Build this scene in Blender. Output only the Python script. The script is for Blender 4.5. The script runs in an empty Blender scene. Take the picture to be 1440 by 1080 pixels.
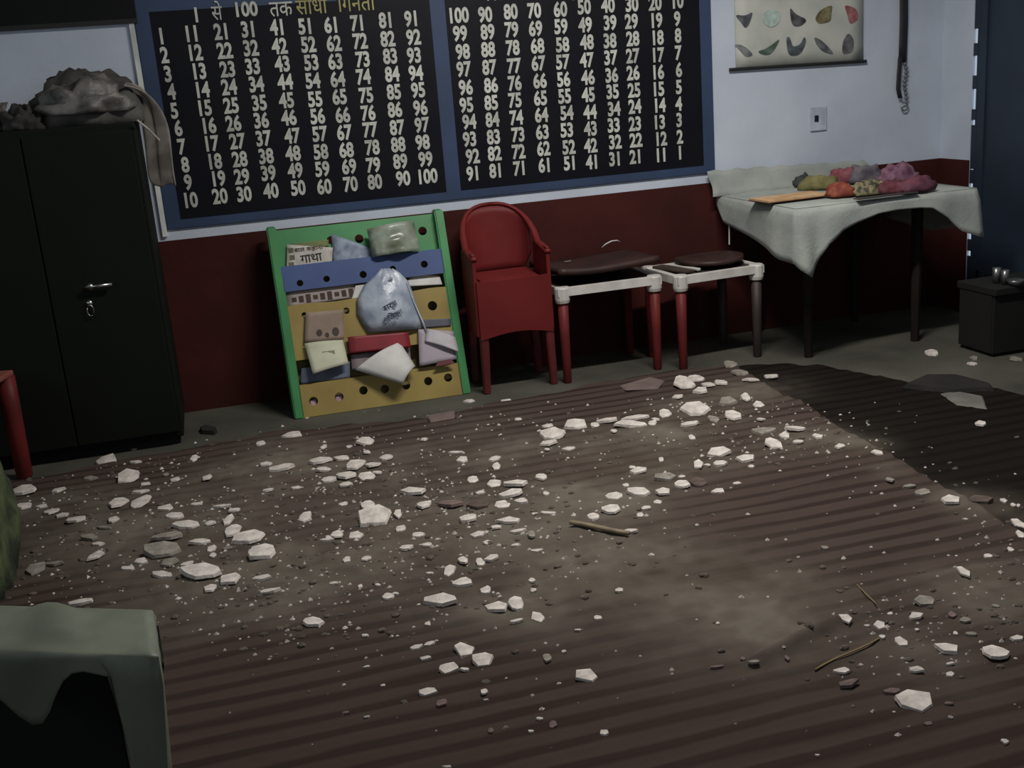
import bpy, bmesh, math, random
from mathutils import Vector, Matrix, noise
R = random.Random(7)
SC = bpy.context.scene
COL = SC.collection

# ------------------------------------------------------------------ camera
F = 1559.0; CH = 1.5
def _n(v): return v.normalized()
Zc = -_n(Vector((1165-720, 6200-540, F)))
Xc = Vector((6900-720, -375-540, F)); Xc = _n(Xc - Xc.dot(Zc)*Zc)
Yc = Zc.cross(Xc)
if Yc.z < 0: Yc = -Yc
def ray(px, py):
    v = Vector((px-720, py-540, F)); return Vector((Xc.dot(v), Yc.dot(v), Zc.dot(v)))
CAM = Vector((0, 0, CH))
def atz(px, py, z=0.0):
    d = ray(px, py); return CAM + d*((z-CH)/d.z)
def aty(px, py, y):
    d = ray(px, py); return CAM + d*(y/d.y)
def atx(px, py, x):
    d = ray(px, py); return CAM + d*(x/d.x)
cam = bpy.data.cameras.new('camera'); camo = bpy.data.objects.new('camera', cam); COL.objects.link(camo)
cam.sensor_width = 36; cam.lens = F/1440*36; cam.clip_start = .02
rt = Vector((Xc.x, Yc.x, Zc.x)); up = -Vector((Xc.y, Yc.y, Zc.y)); bk = -Vector((Xc.z, Yc.z, Zc.z))
m = Matrix((rt, up, bk)).transposed().to_4x4(); m.translation = CAM
camo.matrix_world = m
SC.camera = camo

# ------------------------------------------------------------------ world, light, exposure
w = bpy.data.worlds.new('world'); SC.world = w; w.use_nodes = True
w.node_tree.nodes['Background'].inputs[0].default_value = (.62, .74, .9, 1)
w.node_tree.nodes['Background'].inputs[1].default_value = .6
def area(name, loc, rot, sx, sy, power, col):
    l = bpy.data.lights.new(name, 'AREA'); l.shape = 'RECTANGLE'; l.size = sx; l.size_y = sy; l.energy = power; l.color = col
    o = bpy.data.objects.new(name, l); o.location = loc; o.rotation_euler = rot; COL.objects.link(o); return o
# daylight from rear opening and high left window; unseen ceiling tube inferred from shadows
area('daylight_rear', (1.2, -2.72, 1.55), (math.radians(90), 0, 0), 3.0, 1.7, 9, (.86, .93, 1))
area('daylight_left', (-2.78, 2.9, 1.95), (0, math.radians(-90), 0), 1.1, 2.2, 14, (.9, .96, 1))
area('tube_light', (1.75, 3.6, 2.93), (0, 0, math.radians(4)), 1.3, .12, 82, (1, .97, .935))
vs = SC.view_settings; vs.view_transform = 'Standard'; vs.look = 'None'; vs.gamma = 1; vs.use_curve_mapping = False
vs.exposure = 0.0

# ------------------------------------------------------------------ helpers
def lin(c):
    return tuple(((x/255)/12.92 if x/255 <= .04045 else ((x/255+.055)/1.055)**2.4) for x in c)
MATS = {}
def mat(name, col, rough=.7, col2=None, scale=8, bump=0, bscale=None, metal=0, detail=4, alpha=1, trans=0, stretch=None, contrast=(.35, .65)):
    if name in MATS: return MATS[name]
    m = bpy.data.materials.new(name); m.use_nodes = True; nt = m.node_tree; b = nt.nodes['Principled BSDF']
    c = lin(col); b.inputs['Base Color'].default_value = (*c, 1)
    b.inputs['Roughness'].default_value = rough; b.inputs['Metallic'].default_value = metal
    if alpha < 1: b.inputs['Alpha'].default_value = alpha
    if trans: b.inputs['Transmission Weight'].default_value = trans
    tc = nt.nodes.new('ShaderNodeTexCoord'); mp = nt.nodes.new('ShaderNodeMapping')
    nt.links.new(tc.outputs['Object'], mp.inputs[0])
    if stretch: mp.inputs['Scale'].default_value = stretch
    c2 = col2 if col2 else tuple(x*.82 for x in col)
    nz = nt.nodes.new('ShaderNodeTexNoise'); nz.inputs['Scale'].default_value = scale; nz.inputs['Detail'].default_value = detail
    cr = nt.nodes.new('ShaderNodeValToRGB')
    cr.color_ramp.elements[0].position = contrast[0]; cr.color_ramp.elements[1].position = contrast[1]
    cr.color_ramp.elements[0].color = (*lin(c2), 1); cr.color_ramp.elements[1].color = (*c, 1)
    nt.links.new(mp.outputs[0], nz.inputs['Vector']); nt.links.new(nz.outputs[0], cr.inputs[0]); nt.links.new(cr.outputs[0], b.inputs['Base Color'])
    if bump:
        n2 = nt.nodes.new('ShaderNodeTexNoise'); n2.inputs['Scale'].default_value = bscale or scale*4; n2.inputs['Detail'].default_value = 5
        nt.links.new(mp.outputs[0], n2.inputs['Vector'])
        bp = nt.nodes.new('ShaderNodeBump'); bp.inputs['Strength'].default_value = bump; bp.inputs['Distance'].default_value = .01
        nt.links.new(n2.outputs[0], bp.inputs['Height']); nt.links.new(bp.outputs[0], b.inputs['Normal'])
    MATS[name] = m; return m

def link_mesh(name, me, material, parent=None, smooth=False):
    if isinstance(me, bmesh.types.BMesh):
        bm = me; me = bpy.data.meshes.new(name); bmesh.ops.recalc_face_normals(bm, faces=bm.faces[:]); bm.to_mesh(me); bm.free()
    o = bpy.data.objects.new(name, me); COL.objects.link(o)
    if material:
        me.materials.clear(); me.materials.append(material)
    if smooth:
        for p in me.polygons: p.use_smooth = True
    if parent: o.parent = parent
    return o
def empty(name, loc=(0, 0, 0), rz=0):
    o = bpy.data.objects.new(name, None); o.empty_display_size = .05; o.location = loc; o.rotation_euler = (0, 0, rz); COL.objects.link(o); return o
def tag(o, label, cat, group=None):
    o['label'] = label; o['category'] = cat
    if group: o['group'] = group
    return o
def struct(o, label=None):
    o['kind'] = 'structure'
    if label: o['label'] = label
    return o
def adopt(root):
    """children were modelled in world coordinates: keep them there under the empty"""
    bpy.context.view_layer.update()
    inv = root.matrix_world.inverted()
    for c in root.children: c.matrix_parent_inverse = inv
def box(bm, x0, x1, y0, y1, z0, z1, mtx=None):
    r = bmesh.ops.create_cube(bm, size=1)
    for v in r['verts']:
        v.co = Vector(((x0+x1)/2+v.co.x*(x1-x0), (y0+y1)/2+v.co.y*(y1-y0), (z0+z1)/2+v.co.z*(z1-z0)))
        if mtx: v.co = mtx @ v.co
    return r['verts']
def boxo(name, b, material, parent=None, bev=0, mtx=None, seg=2):
    bm = bmesh.new(); box(bm, *b, mtx=mtx)
    if bev: bmesh.ops.bevel(bm, geom=bm.edges[:], offset=bev, segments=seg, affect='EDGES', profile=.5)
    return link_mesh(name, bm, material, parent)
def tube(bm, pts, r, n=8, cap=True, flat=1.0):
    """swept tube, r scalar or list; flat squeezes one axis"""
    pts = [Vector(p) for p in pts]; rings = []
    for i, p in enumerate(pts):
        t = (pts[min(i+1, len(pts)-1)]-pts[max(i-1, 0)]).normalized()
        a = Vector((0, 0, 1)) if abs(t.z) < .9 else Vector((1, 0, 0))
        s = t.cross(a).normalized(); q = s.cross(t).normalized()
        rr = r[i] if isinstance(r, (list, tuple)) else r
        rings.append([bm.verts.new(p+s*math.cos(2*math.pi*k/n)*rr+q*math.sin(2*math.pi*k/n)*rr*flat) for k in range(n)])
    for i in range(len(rings)-1):
        for k in range(n):
            bm.faces.new((rings[i][k], rings[i][(k+1) % n], rings[i+1][(k+1) % n], rings[i+1][k]))
    if cap:
        bm.faces.new(rings[0][::-1]); bm.faces.new(rings[-1])
def lathe(bm, prof, c, n=20):
    rings = [[bm.verts.new((c[0]+r*math.cos(2*math.pi*k/n), c[1]+r*math.sin(2*math.pi*k/n), c[2]+z)) for k in range(n)] for r, z in prof]
    for i in range(len(rings)-1):
        for k in range(n):
            bm.faces.new((rings[i][k], rings[i][(k+1) % n], rings[i+1][(k+1) % n], rings[i+1][k]))
    bm.faces.new(rings[0][::-1]); bm.faces.new(rings[-1])
def plate(name, outline, holes, t, mtx, material, parent=None):
    """flat plate with round holes: 2D curve filled and extruded"""
    cu = bpy.data.curves.new(name, 'CURVE'); cu.dimensions = '2D'; cu.fill_mode = 'BOTH'; cu.extrude = t/2
    def spl(pts):
        s = cu.splines.new('POLY'); s.points.add(len(pts)-1); s.use_cyclic_u = True
        for i, p in enumerate(pts): s.points[i].co = (p[0], p[1], 0, 1)
    spl(outline)
    for hx, hy, hr in holes: spl([(hx+hr*math.cos(-2*math.pi*k/14), hy+hr*math.sin(-2*math.pi*k/14)) for k in range(14)])
    to = bpy.data.objects.new('tmp', cu); COL.objects.link(to)
    me = bpy.data.meshes.new_from_object(to.evaluated_get(bpy.context.evaluated_depsgraph_get()))
    bpy.data.objects.remove(to); bpy.data.curves.remove(cu)
    me.transform(mtx); me.name = name
    return link_mesh(name, me, material, parent)
def text_into(bm, s, size, mtx, sx=.78, off=.012, align='CENTER'):
    cu = bpy.data.curves.new('t', 'FONT'); cu.body = s; cu.size = size; cu.align_x = align; cu.align_y = 'CENTER'; cu.offset = off*size/.1*.1; cu.extrude = .0012; cu.resolution_u = 3
    to = bpy.data.objects.new('tmp', cu); COL.objects.link(to)
    me = bpy.data.meshes.new_from_object(to.evaluated_get(bpy.context.evaluated_depsgraph_get()))
    bpy.data.objects.remove(to); bpy.data.curves.remove(cu)
    me.transform(mtx @ Matrix.Diagonal((sx, 1, 1, 1))); bm.from_mesh(me); bpy.data.meshes.remove(me)
def sheet(name, c00, c10, c11, c01, material, parent=None, bulge=0, curl=0, nu=8, nv=8, thick=.0012, rough=0, seed=0):
    """paper: four world corners, bulge along the normal, noise crumple"""
    c00, c10, c11, c01 = map(Vector, (c00, c10, c11, c01)); nrm = (c10-c00).cross(c01-c00).normalized()
    bm = bmesh.new(); g = []
    for j in range(nv+1):
        row = []
        for i in range(nu+1):
            u, v = i/nu, j/nv
            p = c00*(1-u)*(1-v)+c10*u*(1-v)+c11*u*v+c01*(1-u)*v
            d = bulge*math.sin(math.pi*u)+curl*v*v
            if rough: d += rough*noise.noise(Vector((u*4+seed, v*4, seed)))
            row.append(bm.verts.new(p+nrm*d))
        g.append(row)
    for j in range(nv):
        for i in range(nu): bm.faces.new((g[j][i], g[j][i+1], g[j+1][i+1], g[j+1][i]))
    o = link_mesh(name, bm, material, parent, True)
    s = o.modifiers.new('s', 'SOLIDIFY'); s.thickness = thick; s.offset = 0
    return o
def heap(name, c, rx, ry, h, material, parent=None, seed=0, n=28, rz=0, fold=.25, fs=6, power=2.2, base=0):
    """crumpled cloth or bag: rounded body whose surface carries folds, closed underneath"""
    bm = bmesh.new(); rings = []; nr = n
    for j in range(n//2+1):
        f = j/(n//2); el = f*math.pi/2
        ring = []
        for k in range(nr*2):
            a = math.pi*k/nr
            ce = math.cos(el)**(2/power) if math.cos(el) > 1e-6 else 0; se = math.sin(el)**(2/power) if f > 0 else 0
            ca, sa = math.cos(a), math.sin(a)
            x = math.copysign(abs(ca)**(2/power), ca)*ce; y = math.copysign(abs(sa)**(2/power), sa)*ce
            nn = noise.noise(Vector((x*fs*.35+seed*3.1, y*fs*.35, se*fs*.5)))+.5*abs(noise.noise(Vector((x*fs*.9, y*fs*.6+seed, se*fs))))
            k_ = 1+fold*nn
            vx, vy, vz = x*rx*k_, y*ry*k_, max(0, se*h*(1+fold*1.5*nn))
            if j == 0: vz = 0
            q = Vector((vx*math.cos(rz)-vy*math.sin(rz), vx*math.sin(rz)+vy*math.cos(rz), vz+base))
            ring.append(bm.verts.new(Vector(c)+q))
        rings.append(ring)
    for j in range(len(rings)-1):
        for k in range(nr*2):
            bm.faces.new((rings[j][k], rings[j][(k+1) % (nr*2)], rings[j+1][(k+1) % (nr*2)], rings[j+1][k]))
    bm.faces.new(rings[0][::-1]); bmesh.ops.remove_doubles(bm, verts=bm.verts[:], dist=1e-5)
    return link_mesh(name, bm, material, parent, True)

# ------------------------------------------------------------------ materials
WALL = mat('wall_paint', (202, 210, 222), .75, (188, 196, 208), 2.5, .15, 30)
DADO = mat('dado_red_paint', (72, 32, 28), .8, (60, 27, 24), 3, .2, 20)
CEIL = mat('ceiling_white', (190, 190, 188), .9)
GREENST = mat('cabinet_dark_green_enamel', (18, 23, 17), .75, (15, 19, 14), 3)
CABD = mat('cabinet_gap_dark', (12, 14, 13), .8)
CHROME = mat('dull_chrome', (190, 190, 185), .3, metal=1)
BLUE = mat('blue_frame_paint', (50, 68, 100), .6, (44, 60, 88), 4)
BLACKB = mat('blackboard_paint', (13, 14, 23), .5, (18, 19, 24), 3)
BLACKO = mat('old_blackboard', (20, 22, 20), .6)
CHALKW = mat('white_lettering', (205, 206, 196), .6)
GOLD = mat('yellow_lettering', (176, 168, 104), .6)
WHITEP = mat('white_plastic', (216, 212, 205), .45, (195, 190, 182), 12)
REDP = mat('red_plastic', (112, 38, 38), .5, (102, 34, 34), 5)
REDLEG = mat('red_plastic_leg', (112, 42, 40), .5, (94, 36, 36), 6)
DKLEG = mat('dark_brown_leg', (58, 46, 42), .6)
BOARDB = mat('dark_brown_board', (66, 48, 44), .42, (52, 40, 38), 6)
GRACK = mat('green_plastic', (66, 142, 82), .45, (58, 126, 72), 4)
YRACK = mat('yellow_plastic', (158, 138, 72), .5, (142, 120, 62), 5)
BRACK = mat('blue_plastic', (66, 88, 138), .5, (56, 76, 122), 5)
PAPER = mat('paper_white', (214, 212, 206), .7, (196, 194, 190), 10)
CLOTH = mat('white_table_cloth', (172, 176, 168), .8, (148, 154, 148), 5, .2, 60)
DARKW = mat('dark_wood', (40, 32, 28), .7, (30, 24, 22), 5)
GREYBAG = mat('grey_canvas', (84, 82, 76), .8, (52, 50, 46), 7, .3, 40)
GREYBAG2 = mat('pale_grey_crumpled_plastic', (120, 116, 110), .5, (70, 68, 64), 14, .3, 60)
TAPE = mat('grey_tape', (150, 144, 138), .5)

for m_ in (DADO, GREENST, BLACKB, BLACKO, DARKW, REDP, REDLEG, BOARDB): m_.node_tree.nodes['Principled BSDF'].inputs['Specular IOR Level'].default_value = .18

# ------------------------------------------------------------------ room shell
D = 5.65                      # back wall
XR = aty(1325, 120, D).x      # right wall
XL, YB, HT = -2.6, -2.6, 3.0
T = .12
bm = bmesh.new(); box(bm, XL-T, XR+T, D, D+T, 0, HT); struct(link_mesh('wall_back', bm, WALL), 'white painted back wall with dark red dado')
dz = .868
struct(boxo('trim_1', (XL, XR, D-.004, D, 0, dz), DADO), 'dark red painted dado on the back wall')
# right wall with doorway
dy1 = aty(1325, 120, D) and atx(1367, 120, XR).y
dy0 = dy1-1.05; dtop = 2.15
bm = bmesh.new(); box(bm, XR, XR+T, dy1+.2, D, 0, HT); box(bm, XR, XR+.014, dy1, dy1+.2, 0, HT); box(bm, XR, XR+T, dy0, dy1, dtop, HT); box(bm, XR, XR+T, YB, dy0, 0, HT)
struct(link_mesh('wall_right', bm, WALL))
bm = bmesh.new(); box(bm, XR-.004, XR, dy1, D-.004, 0, dz); box(bm, XR-.004, XR, YB, dy0, 0, dz)
struct(link_mesh('trim_2', bm, DADO), 'dark red painted dado on the right wall')
# left wall with window opening
bm = bmesh.new(); box(bm, XL-T, XL, 4.0, D, 0, HT); box(bm, XL-T, XL, YB, 1.8, 0, HT); box(bm, XL-T, XL, 1.8, 4.0, 0, 1.4); box(bm, XL-T, XL, 1.8, 4.0, 2.5, HT)
struct(link_mesh('wall_left', bm, WALL))
struct(boxo('trim_3', (XL, XL+.004, YB, D, 0, dz), DADO))
WINF = mat('window_frame_blue', (40, 60, 90), .5)
fr = bmesh.new()
for y in (1.82, 2.53, 3.25, 3.96): box(fr, XL-.08, XL-.04, y-.02, y+.02, 1.4, 2.5)
for z in (1.42, 2.48): box(fr, XL-.08, XL-.04, 1.8, 4.0, z-.02, z+.02)
struct(link_mesh('window_1', fr, WINF), 'barred window frame on the left wall')
# rear wall with wide opening
bm = bmesh.new(); box(bm, XL-T, -.4, YB-T, YB, 0, HT); box(bm, 2.8, XR+T, YB-T, YB, 0, HT); box(bm, -.4, 2.8, YB-T, YB, 2.45, HT); box(bm, -.4, 2.8, YB-T, YB, 0, .7)
struct(link_mesh('wall_rear', bm, WALL))
struct(boxo('ceiling', (XL-T, XR+T, YB-T, D+T, HT, HT+T), CEIL))
tf = empty('ceiling_tube_light', (1.75, 3.6, 2.955), math.radians(4)); tag(tf, 'slim white tube light fitting on the ceiling', 'lamp')
boxo('housing', (-.68, .68, -.04, .04, .01, .04), WHITEP, tf, .004)

# floor: cement, dust-coloured blotches of its own
FM = mat('cement_floor', (88, 86, 74), .9, (56, 55, 47), 2.2, .4, 50, detail=8, contrast=(.3, .7))
struct(boxo('floor', (XL-T, XR+T, YB-T, D+T, -.1, 0), FM), 'grey cement floor around the mats')
# raised cement border strip under the furniture is the bare floor itself

# ------------------------------------------------------------------ door (right wall)
DBLUE = mat('door_blue_metal', (40, 52, 68), .55, (34, 44, 56), 3, .1, 20)
dr = empty('door_1', (XR+.05, dy0, 0)); struct(dr, 'dark blue metal door in the right wall with daylight gaps at its edge')
gap = .027
boxo('door_leaf', (XR+.004, XR+.012, dy0+.01, dy1-gap, .0, dtop-.01), DBLUE, dr, .003)
for k, (z0, z1) in enumerate(((.12, .30), (.85, 1.03), (1.60, 1.78))):
    boxo('door_hinge', (XR+.002, XR+.016, dy1-gap-.02, dy1-.001, z0-.03, z1+.03), DBLUE, dr, .003)
bm = bmesh.new(); box(bm, XR-.008, XR+.004, dy0+.06, dy1-gap-.07, .2, .26)
box(bm, XR-.008, XR+.004, dy1-gap-.09, dy1-gap-.04, .1, 2.05)
link_mesh('door_brace', bm, DBLUE, dr)
for z in (.40, .62, .79, 1.12, 1.30, 1.47): boxo('edge_clip', (XR+.002, XR+.014, dy1-gap-.01, dy1-.001, z-.03-R.random()*.03, z+.025), DBLUE, dr)
adopt(dr)

# ------------------------------------------------------------------ old blackboard top left
bb = empty('blackboard', tuple(aty(100, 39, D-.02)))
z0 = aty(100, 38, D-.02).z
boxo('writing_surface', (XL+.3, aty(192, 20, D).x, D-.02, D-.003, z0, 2.75), BLACKO, bb, .003)
boxo('lower_lip', (XL+.3, aty(192, 20, D).x, D-.026, D-.02, z0, z0+.02), mat('board_lip', (30, 30, 28), .6), bb)
adopt(bb); tag(bb, 'plain black board on the white wall above the cabinet', 'board')

# ------------------------------------------------------------------ number board
nb = empty('number_board', (1.3, D-.012, .98))
bx0, bx1 = aty(222, 200, D).x-.02, aty(1002, 150, D).x
bzb = aty(600, 285, D).z+.0; bzi = aty(600, 272, D).z
Lb0, Lb1 = aty(238, 200, D).x, aty(618, 170, D).x
Rb0, Rb1 = aty(639, 170, D).x, aty(984, 100, D).x
ztop = aty(230, 16, D).z
boxo('blue_frame', (bx0, bx1, D-.014, D, bzb, ztop+.13), BLUE, nb, .004)
boxo('white_edge_strip', (bx0-.025, bx0-.002, D-.018, D, bzb-.03, ztop+.13), mat('white_edge', (225, 228, 224), .6), nb)
boxo('black_panel', (Lb0, Lb1, D-.017, D-.014, bzi, ztop), BLACKB, nb)
boxo('black_panel', (Rb0, Rb1, D-.017, D-.014, bzi, ztop), BLACKB, nb)
def wallm(p): return Matrix.Translation(p) @ Matrix.Rotation(math.pi/2, 4, 'X')
YT = D-.0185
def numbers(top, bot, fn):
    for c in range(10):
        a = aty(*top[c], YT); b = aty(*bot[c], YT)
        for r in range(10):
            p = a.lerp(b, r/9); p.y = YT
            p += Vector((R.uniform(-.004, .004), 0, R.uniform(-.002, .002)))
            bm = bmesh.new(); text_into(bm, str(fn(c, r)), .098, wallm(p), .74, .035); link_mesh('painted_number', bm, CHALKW, nb)
tL = [(228, 52), (270, 49), (312, 46), (349, 43), (391, 40), (431, 38), (467, 36), (504, 33), (543, 30), (578, 28)]
bL = [(268, 282), (310, 277), (343, 274), (382, 269), (419, 265), (457, 263), (493, 260), (528, 257), (566, 252), (600, 249)]
numbers(tL, bL, lambda c, r: c*10+r+1)
tR = [(645, 23), (683, 21), (718, 18), (752, 16), (787, 14), (822, 11), (856, 9), (888, 7), (922, 5), (952, 3)]
bR = [(666, 245), (698, 241), (731, 238), (766, 234), (801, 231), (833, 229), (866, 224), (895, 221), (929, 219), (957, 216)]
numbers(tR, bR, lambda c, r: 100-c*10-r)
for s, x, y, size, sx in (('1', 276, 22, .09, .8), ('\u0938\u0947', 305, 19, .095, .75), ('100', 345, 14, .09, .85), ('\u0924\u0915', 395, 13, .1, .8)):
    bm = bmesh.new(); text_into(bm, s, size, wallm(aty(x, y, YT)), sx, .03 if s[0] == '1' else .003); link_mesh('heading_word', bm, CHALKW, nb)
for s, x, y in (('\u0938\u0940\u0927\u0940', 438, 10), ('\u093f\u0917\u0928\u0924\u0940', 501, 6)):
    bm = bmesh.new(); text_into(bm, s, .1, wallm(aty(x, y, YT)), .82, .003); link_mesh('heading_word', bm, GOLD, nb)['label'] = 'yellow painted heading word'
bm = bmesh.new()
text_into(bm, '100 \u0938\u0947 1 \u0924\u0915 \u0909\u0932\u094d\u091f\u0940', .09, wallm(aty(750, -11, YT)), .8, .003)
link_mesh('painted_heading', bm, CHALKW, nb)['kind'] = 'stuff'
adopt(nb); tag(nb, 'blue framed black number board with white numerals on the back wall', 'board')

# ------------------------------------------------------------------ bird chart
ch = empty('bird_chart', tuple(aty(1125, 92, D-.01)))
YP = D-.012
pl, pr_ = aty(1035, 95, YP), aty(1214, 84, YP)
sheet('chart_paper', pl, pr_, (pr_.x-.01, YP, 2.35), (pl.x-.0, YP, 2.35), mat('chart_paper', (200, 200, 190), .6, (178, 182, 172), 6), ch, rough=.004, nu=10, nv=12)
bm = bmesh.new(); a = aty(1026, 98, YP-.004); b = aty(1218, 86, YP-.004); tube(bm, [a, b], .009, 10); link_mesh('bottom_rod', bm, mat('black_rod', (32, 34, 34), .5), ch)
BC = [(60, 62, 68), (150, 168, 158), (52, 52, 56), (92, 84, 50), (128, 72, 70), (92, 96, 96), (62, 78, 66), (50, 58, 62), (70, 74, 76), (72, 70, 72)]
SH = [[(-.5, .2), (0, .1), (.4, .3), (.2, -.3), (0, -.5), (-.2, -.2)],
      [(-.5, .1), (0, .4), (.5, .2), (.4, -.3), (0, -.5), (-.3, -.3)],
      [(-.4, .5), (-.1, .1), (.5, -.2), (.1, -.5), (-.3, -.4)],
      [(-.5, -.1), (-.2, .3), (.4, .5), (.3, 0), (.3, -.3), (-.3, -.4)],
      [(-.3, .5), (.3, .3), (.5, -.2), (0, -.5), (-.1, 0)],
      [(-.5, .3), (0, .2), (.5, -.3), (.1, -.4), (-.2, 0)],
      [(-.6, -.1), (-.1, 0), (.6, .5), (.1, -.3), (-.3, -.3)],
      [(-.5, .5), (-.3, .5), (-.2, 0), (.2, .1), (.4, .5), (.5, .2), (.2, -.4), (-.4, -.4)],
      [(-.5, .5), (0, .2), (.6, -.5), (0, -.3), (-.3, 0)],
      [(0, .6), (.3, .2), (.25, -.4), (-.3, -.5), (-.3, .1)]]
k = 0
for j, (y0_, dy_) in enumerate(((23, -2), (66, -3))):
    for i, x in enumerate((1048, 1084, 1122, 1160, 1195)):
        c = aty(x-(2 if j else 0), y0_+dy_*(i-2)*.6, YP-.0045); pts = SH[k]
        for _ in range(2): pts = [q for a_, b_ in zip(pts, pts[1:]+pts[:1]) for q in ((a_[0]*.78+b_[0]*.22, a_[1]*.78+b_[1]*.22), (a_[0]*.22+b_[0]*.78, a_[1]*.22+b_[1]*.78))]
        bm = bmesh.new()
        vs_ = [bm.verts.new((c.x+px*.125, c.y, c.z+py*.11)) for px, py in pts]
        vb = [bm.verts.new(v.co+Vector((0, .0012, 0))) for v in vs_]
        bm.faces.new(vs_); n_ = len(vs_)
        for q in range(n_): bm.faces.new((vs_[q], vb[q], vb[(q+1) % n_], vs_[(q+1) % n_]))
        bmesh.ops.triangulate(bm, faces=bm.faces[:])
        link_mesh('bird_picture', bm, mat('bird_print_%d' % k, BC[k], .7, tuple(min(255, q+46) for q in BC[k]), 22), ch); k += 1
adopt(ch); tag(ch, 'pale wall chart of small bird pictures with black bottom rod', 'poster')

# ------------------------------------------------------------------ wall socket
so = empty('wall_socket', tuple(aty(1150, 167, D)))
c = aty(1150, 167, D)
boxo('face_plate', (c.x-.05, c.x+.05, D-.012, D, c.z-.065, c.z+.065), mat('socket_plate', (196, 205, 219), .5), so, .004)
boxo('switch', (c.x-.028, c.x-.004, D-.018, D-.012, c.z-.014, c.z+.02), mat('black_switch', (26, 26, 30), .4), so, .002)
boxo('socket_face', (c.x+.01, c.x+.036, D-.014, D-.012, c.z-.03, c.z+.01), mat('socket_face', (188, 196, 210), .5), so, .001)
adopt(so); tag(so, 'small white switch plate with black rocker on the wall below the bird chart', 'socket')

# ------------------------------------------------------------------ hanging belt
be = empty('hanging_belt', tuple(aty(1270, 150, D-.02)))
BELT = mat('black_strap', (38, 38, 42), .6)
def ribbon(name, pts, wd, material, parent, th=.004):
    bm = bmesh.new(); prev = None
    for p in pts:
        p = Vector(p); r = [bm.verts.new(p+Vector((-wd/2, 0, 0))), bm.verts.new(p+Vector((wd/2, 0, 0)))]
        if prev: bm.faces.new((prev[0], prev[1], r[1], r[0]))
        prev = r
    o = link_mesh(name, bm, material, parent, True); s = o.modifiers.new('s', 'SOLIDIFY'); s.thickness = th; s.offset = 0; return o
def wp(x, y, off=.02): return aty(x, y, D-off)
ribbon('strap', [Vector((wp(1271, 0).x, D-.02, 2.2))]+[wp(x, y) for x, y in ((1271, 0), (1271, 30), (1270, 60), (1269, 88))], .05, BELT, be)
ribbon('strap', [wp(x, y, .03) for x, y in ((1266, 80), (1264, 105), (1263, 125), (1266, 138))], .026, BELT, be)
bm = bmesh.new()
for i in range(9):
    p = wp(1273+math.sin(i)*1.2, 90+i*6, .024); bmesh.ops.create_uvsphere(bm, u_segments=8, v_segments=6, radius=.011, matrix=Matrix.Translation(p))
link_mesh('bead_chain', bm, mat('grey_beads', (120, 120, 120), .4, metal=.3), be, True)
bm = bmesh.new(); c = wp(1272, 150, .022)
tube(bm, [c+Vector((math.cos(a)*.02, 0, math.sin(a)*.022)) for a in [2*math.pi*i/16 for i in range(17)]], .005, 6, False)
link_mesh('metal_ring', bm, CHROME, be, True)
adopt(be); tag(be, 'black strap with bead chain and metal ring hanging on the wall beside the door', 'strap')

# ------------------------------------------------------------------ steel cabinet
cy = 5.09; cx1 = -.245; cx0 = -1.35; chh = aty(190, 171, cy).z
cb = empty('steel_cabinet', (-.8, cy, 0))
boxo('cabinet_body', (cx0, cx1, cy, D-.03, .04, chh), GREENST, cb, .006)
boxo('plinth', (cx0+.02, cx1-.02, cy+.03, D-.04, 0, .04), CABD, cb)
xs = -.70
boxo('cabinet_door', (cx0+.02, xs-.003, cy-.02, cy-.001, .07, chh-.03), GREENST, cb, .004)
dR = boxo('cabinet_door', (xs+.003, cx1-.015, cy-.02, cy-.001, .07, chh-.03), GREENST, cb, .004)
h1, h2 = aty(120, 404, cy-.04), aty(158, 402, cy-.04)
bm = bmesh.new(); tube(bm, [(h1.x, cy-.045, h1.z), (h2.x, cy-.045, h1.z)], [.007, .009], 8); tube(bm, [(h1.x+.02, cy-.02, h1.z), (h1.x+.02, cy-.05, h1.z)], .014, 10)
link_mesh('handle', bm, CHROME, dR, True)
kk = aty(127, 433, cy-.02); bm = bmesh.new()
tube(bm, [(kk.x, cy-.02, kk.z+.02), (kk.x, cy-.026, kk.z+.02)], .014, 12)
tube(bm, [kk+Vector((math.cos(a)*.014, -.012, -.01+math.sin(a)*.024)) for a in [2*math.pi*i/12 for i in range(13)]], .0025, 5, False)
link_mesh('lock_and_keys', bm, CHROME, dR, True)
adopt(cb)
tag(cb, 'dark green steel cabinet with chrome handle in front of the back wall', 'cabinet')
# bundles on top
bg = empty('canvas_bundle', (-.42, 5.3, chh))
heap('bundle_body', (-.43, 5.36, chh), .245, .2, .215, GREYBAG, bg, 3, fold=.22, fs=6)
heap('folded_flap', (-.44, 5.24, chh+.05), .2, .13, .13, GREYBAG2, bg, 9, fold=.3, fs=8, power=1.9)
# limp end falling over the right edge
ends = [aty(175, 118, 5.2), aty(205, 125, 5.3), aty(214, 165, 5.3), aty(222, 200, 5.3), aty(228, 245, 5.3), aty(234, 262, 5.3)]
bm = bmesh.new(); prev = None
for i, p in enumerate(ends):
    p = p.copy(); p.x = max(p.x, -.30 if i < 2 else -.178)
    wv = [.05, .1, .13, .13, .10, .09][i]; row = []
    for k in range(7):
        f = k/6-.5; row.append(bm.verts.new(p+Vector((.015*math.sin(k*2.1+i)+(f*.11 if i > 1 else 0), -f*wv*.3, .01*math.cos(k*1.7)))))
    if prev:
        for k in range(6): bm.faces.new((prev[k], prev[k+1], row[k+1], row[k]))
    prev = row
o = link_mesh('hanging_end', bm, mat('pale_strap_cloth', (158, 150, 142), .6, (104, 99, 93), 9), bg, True); s = o.modifiers.new('s', 'SOLIDIFY'); s.thickness = .012; s.offset = 0
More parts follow.
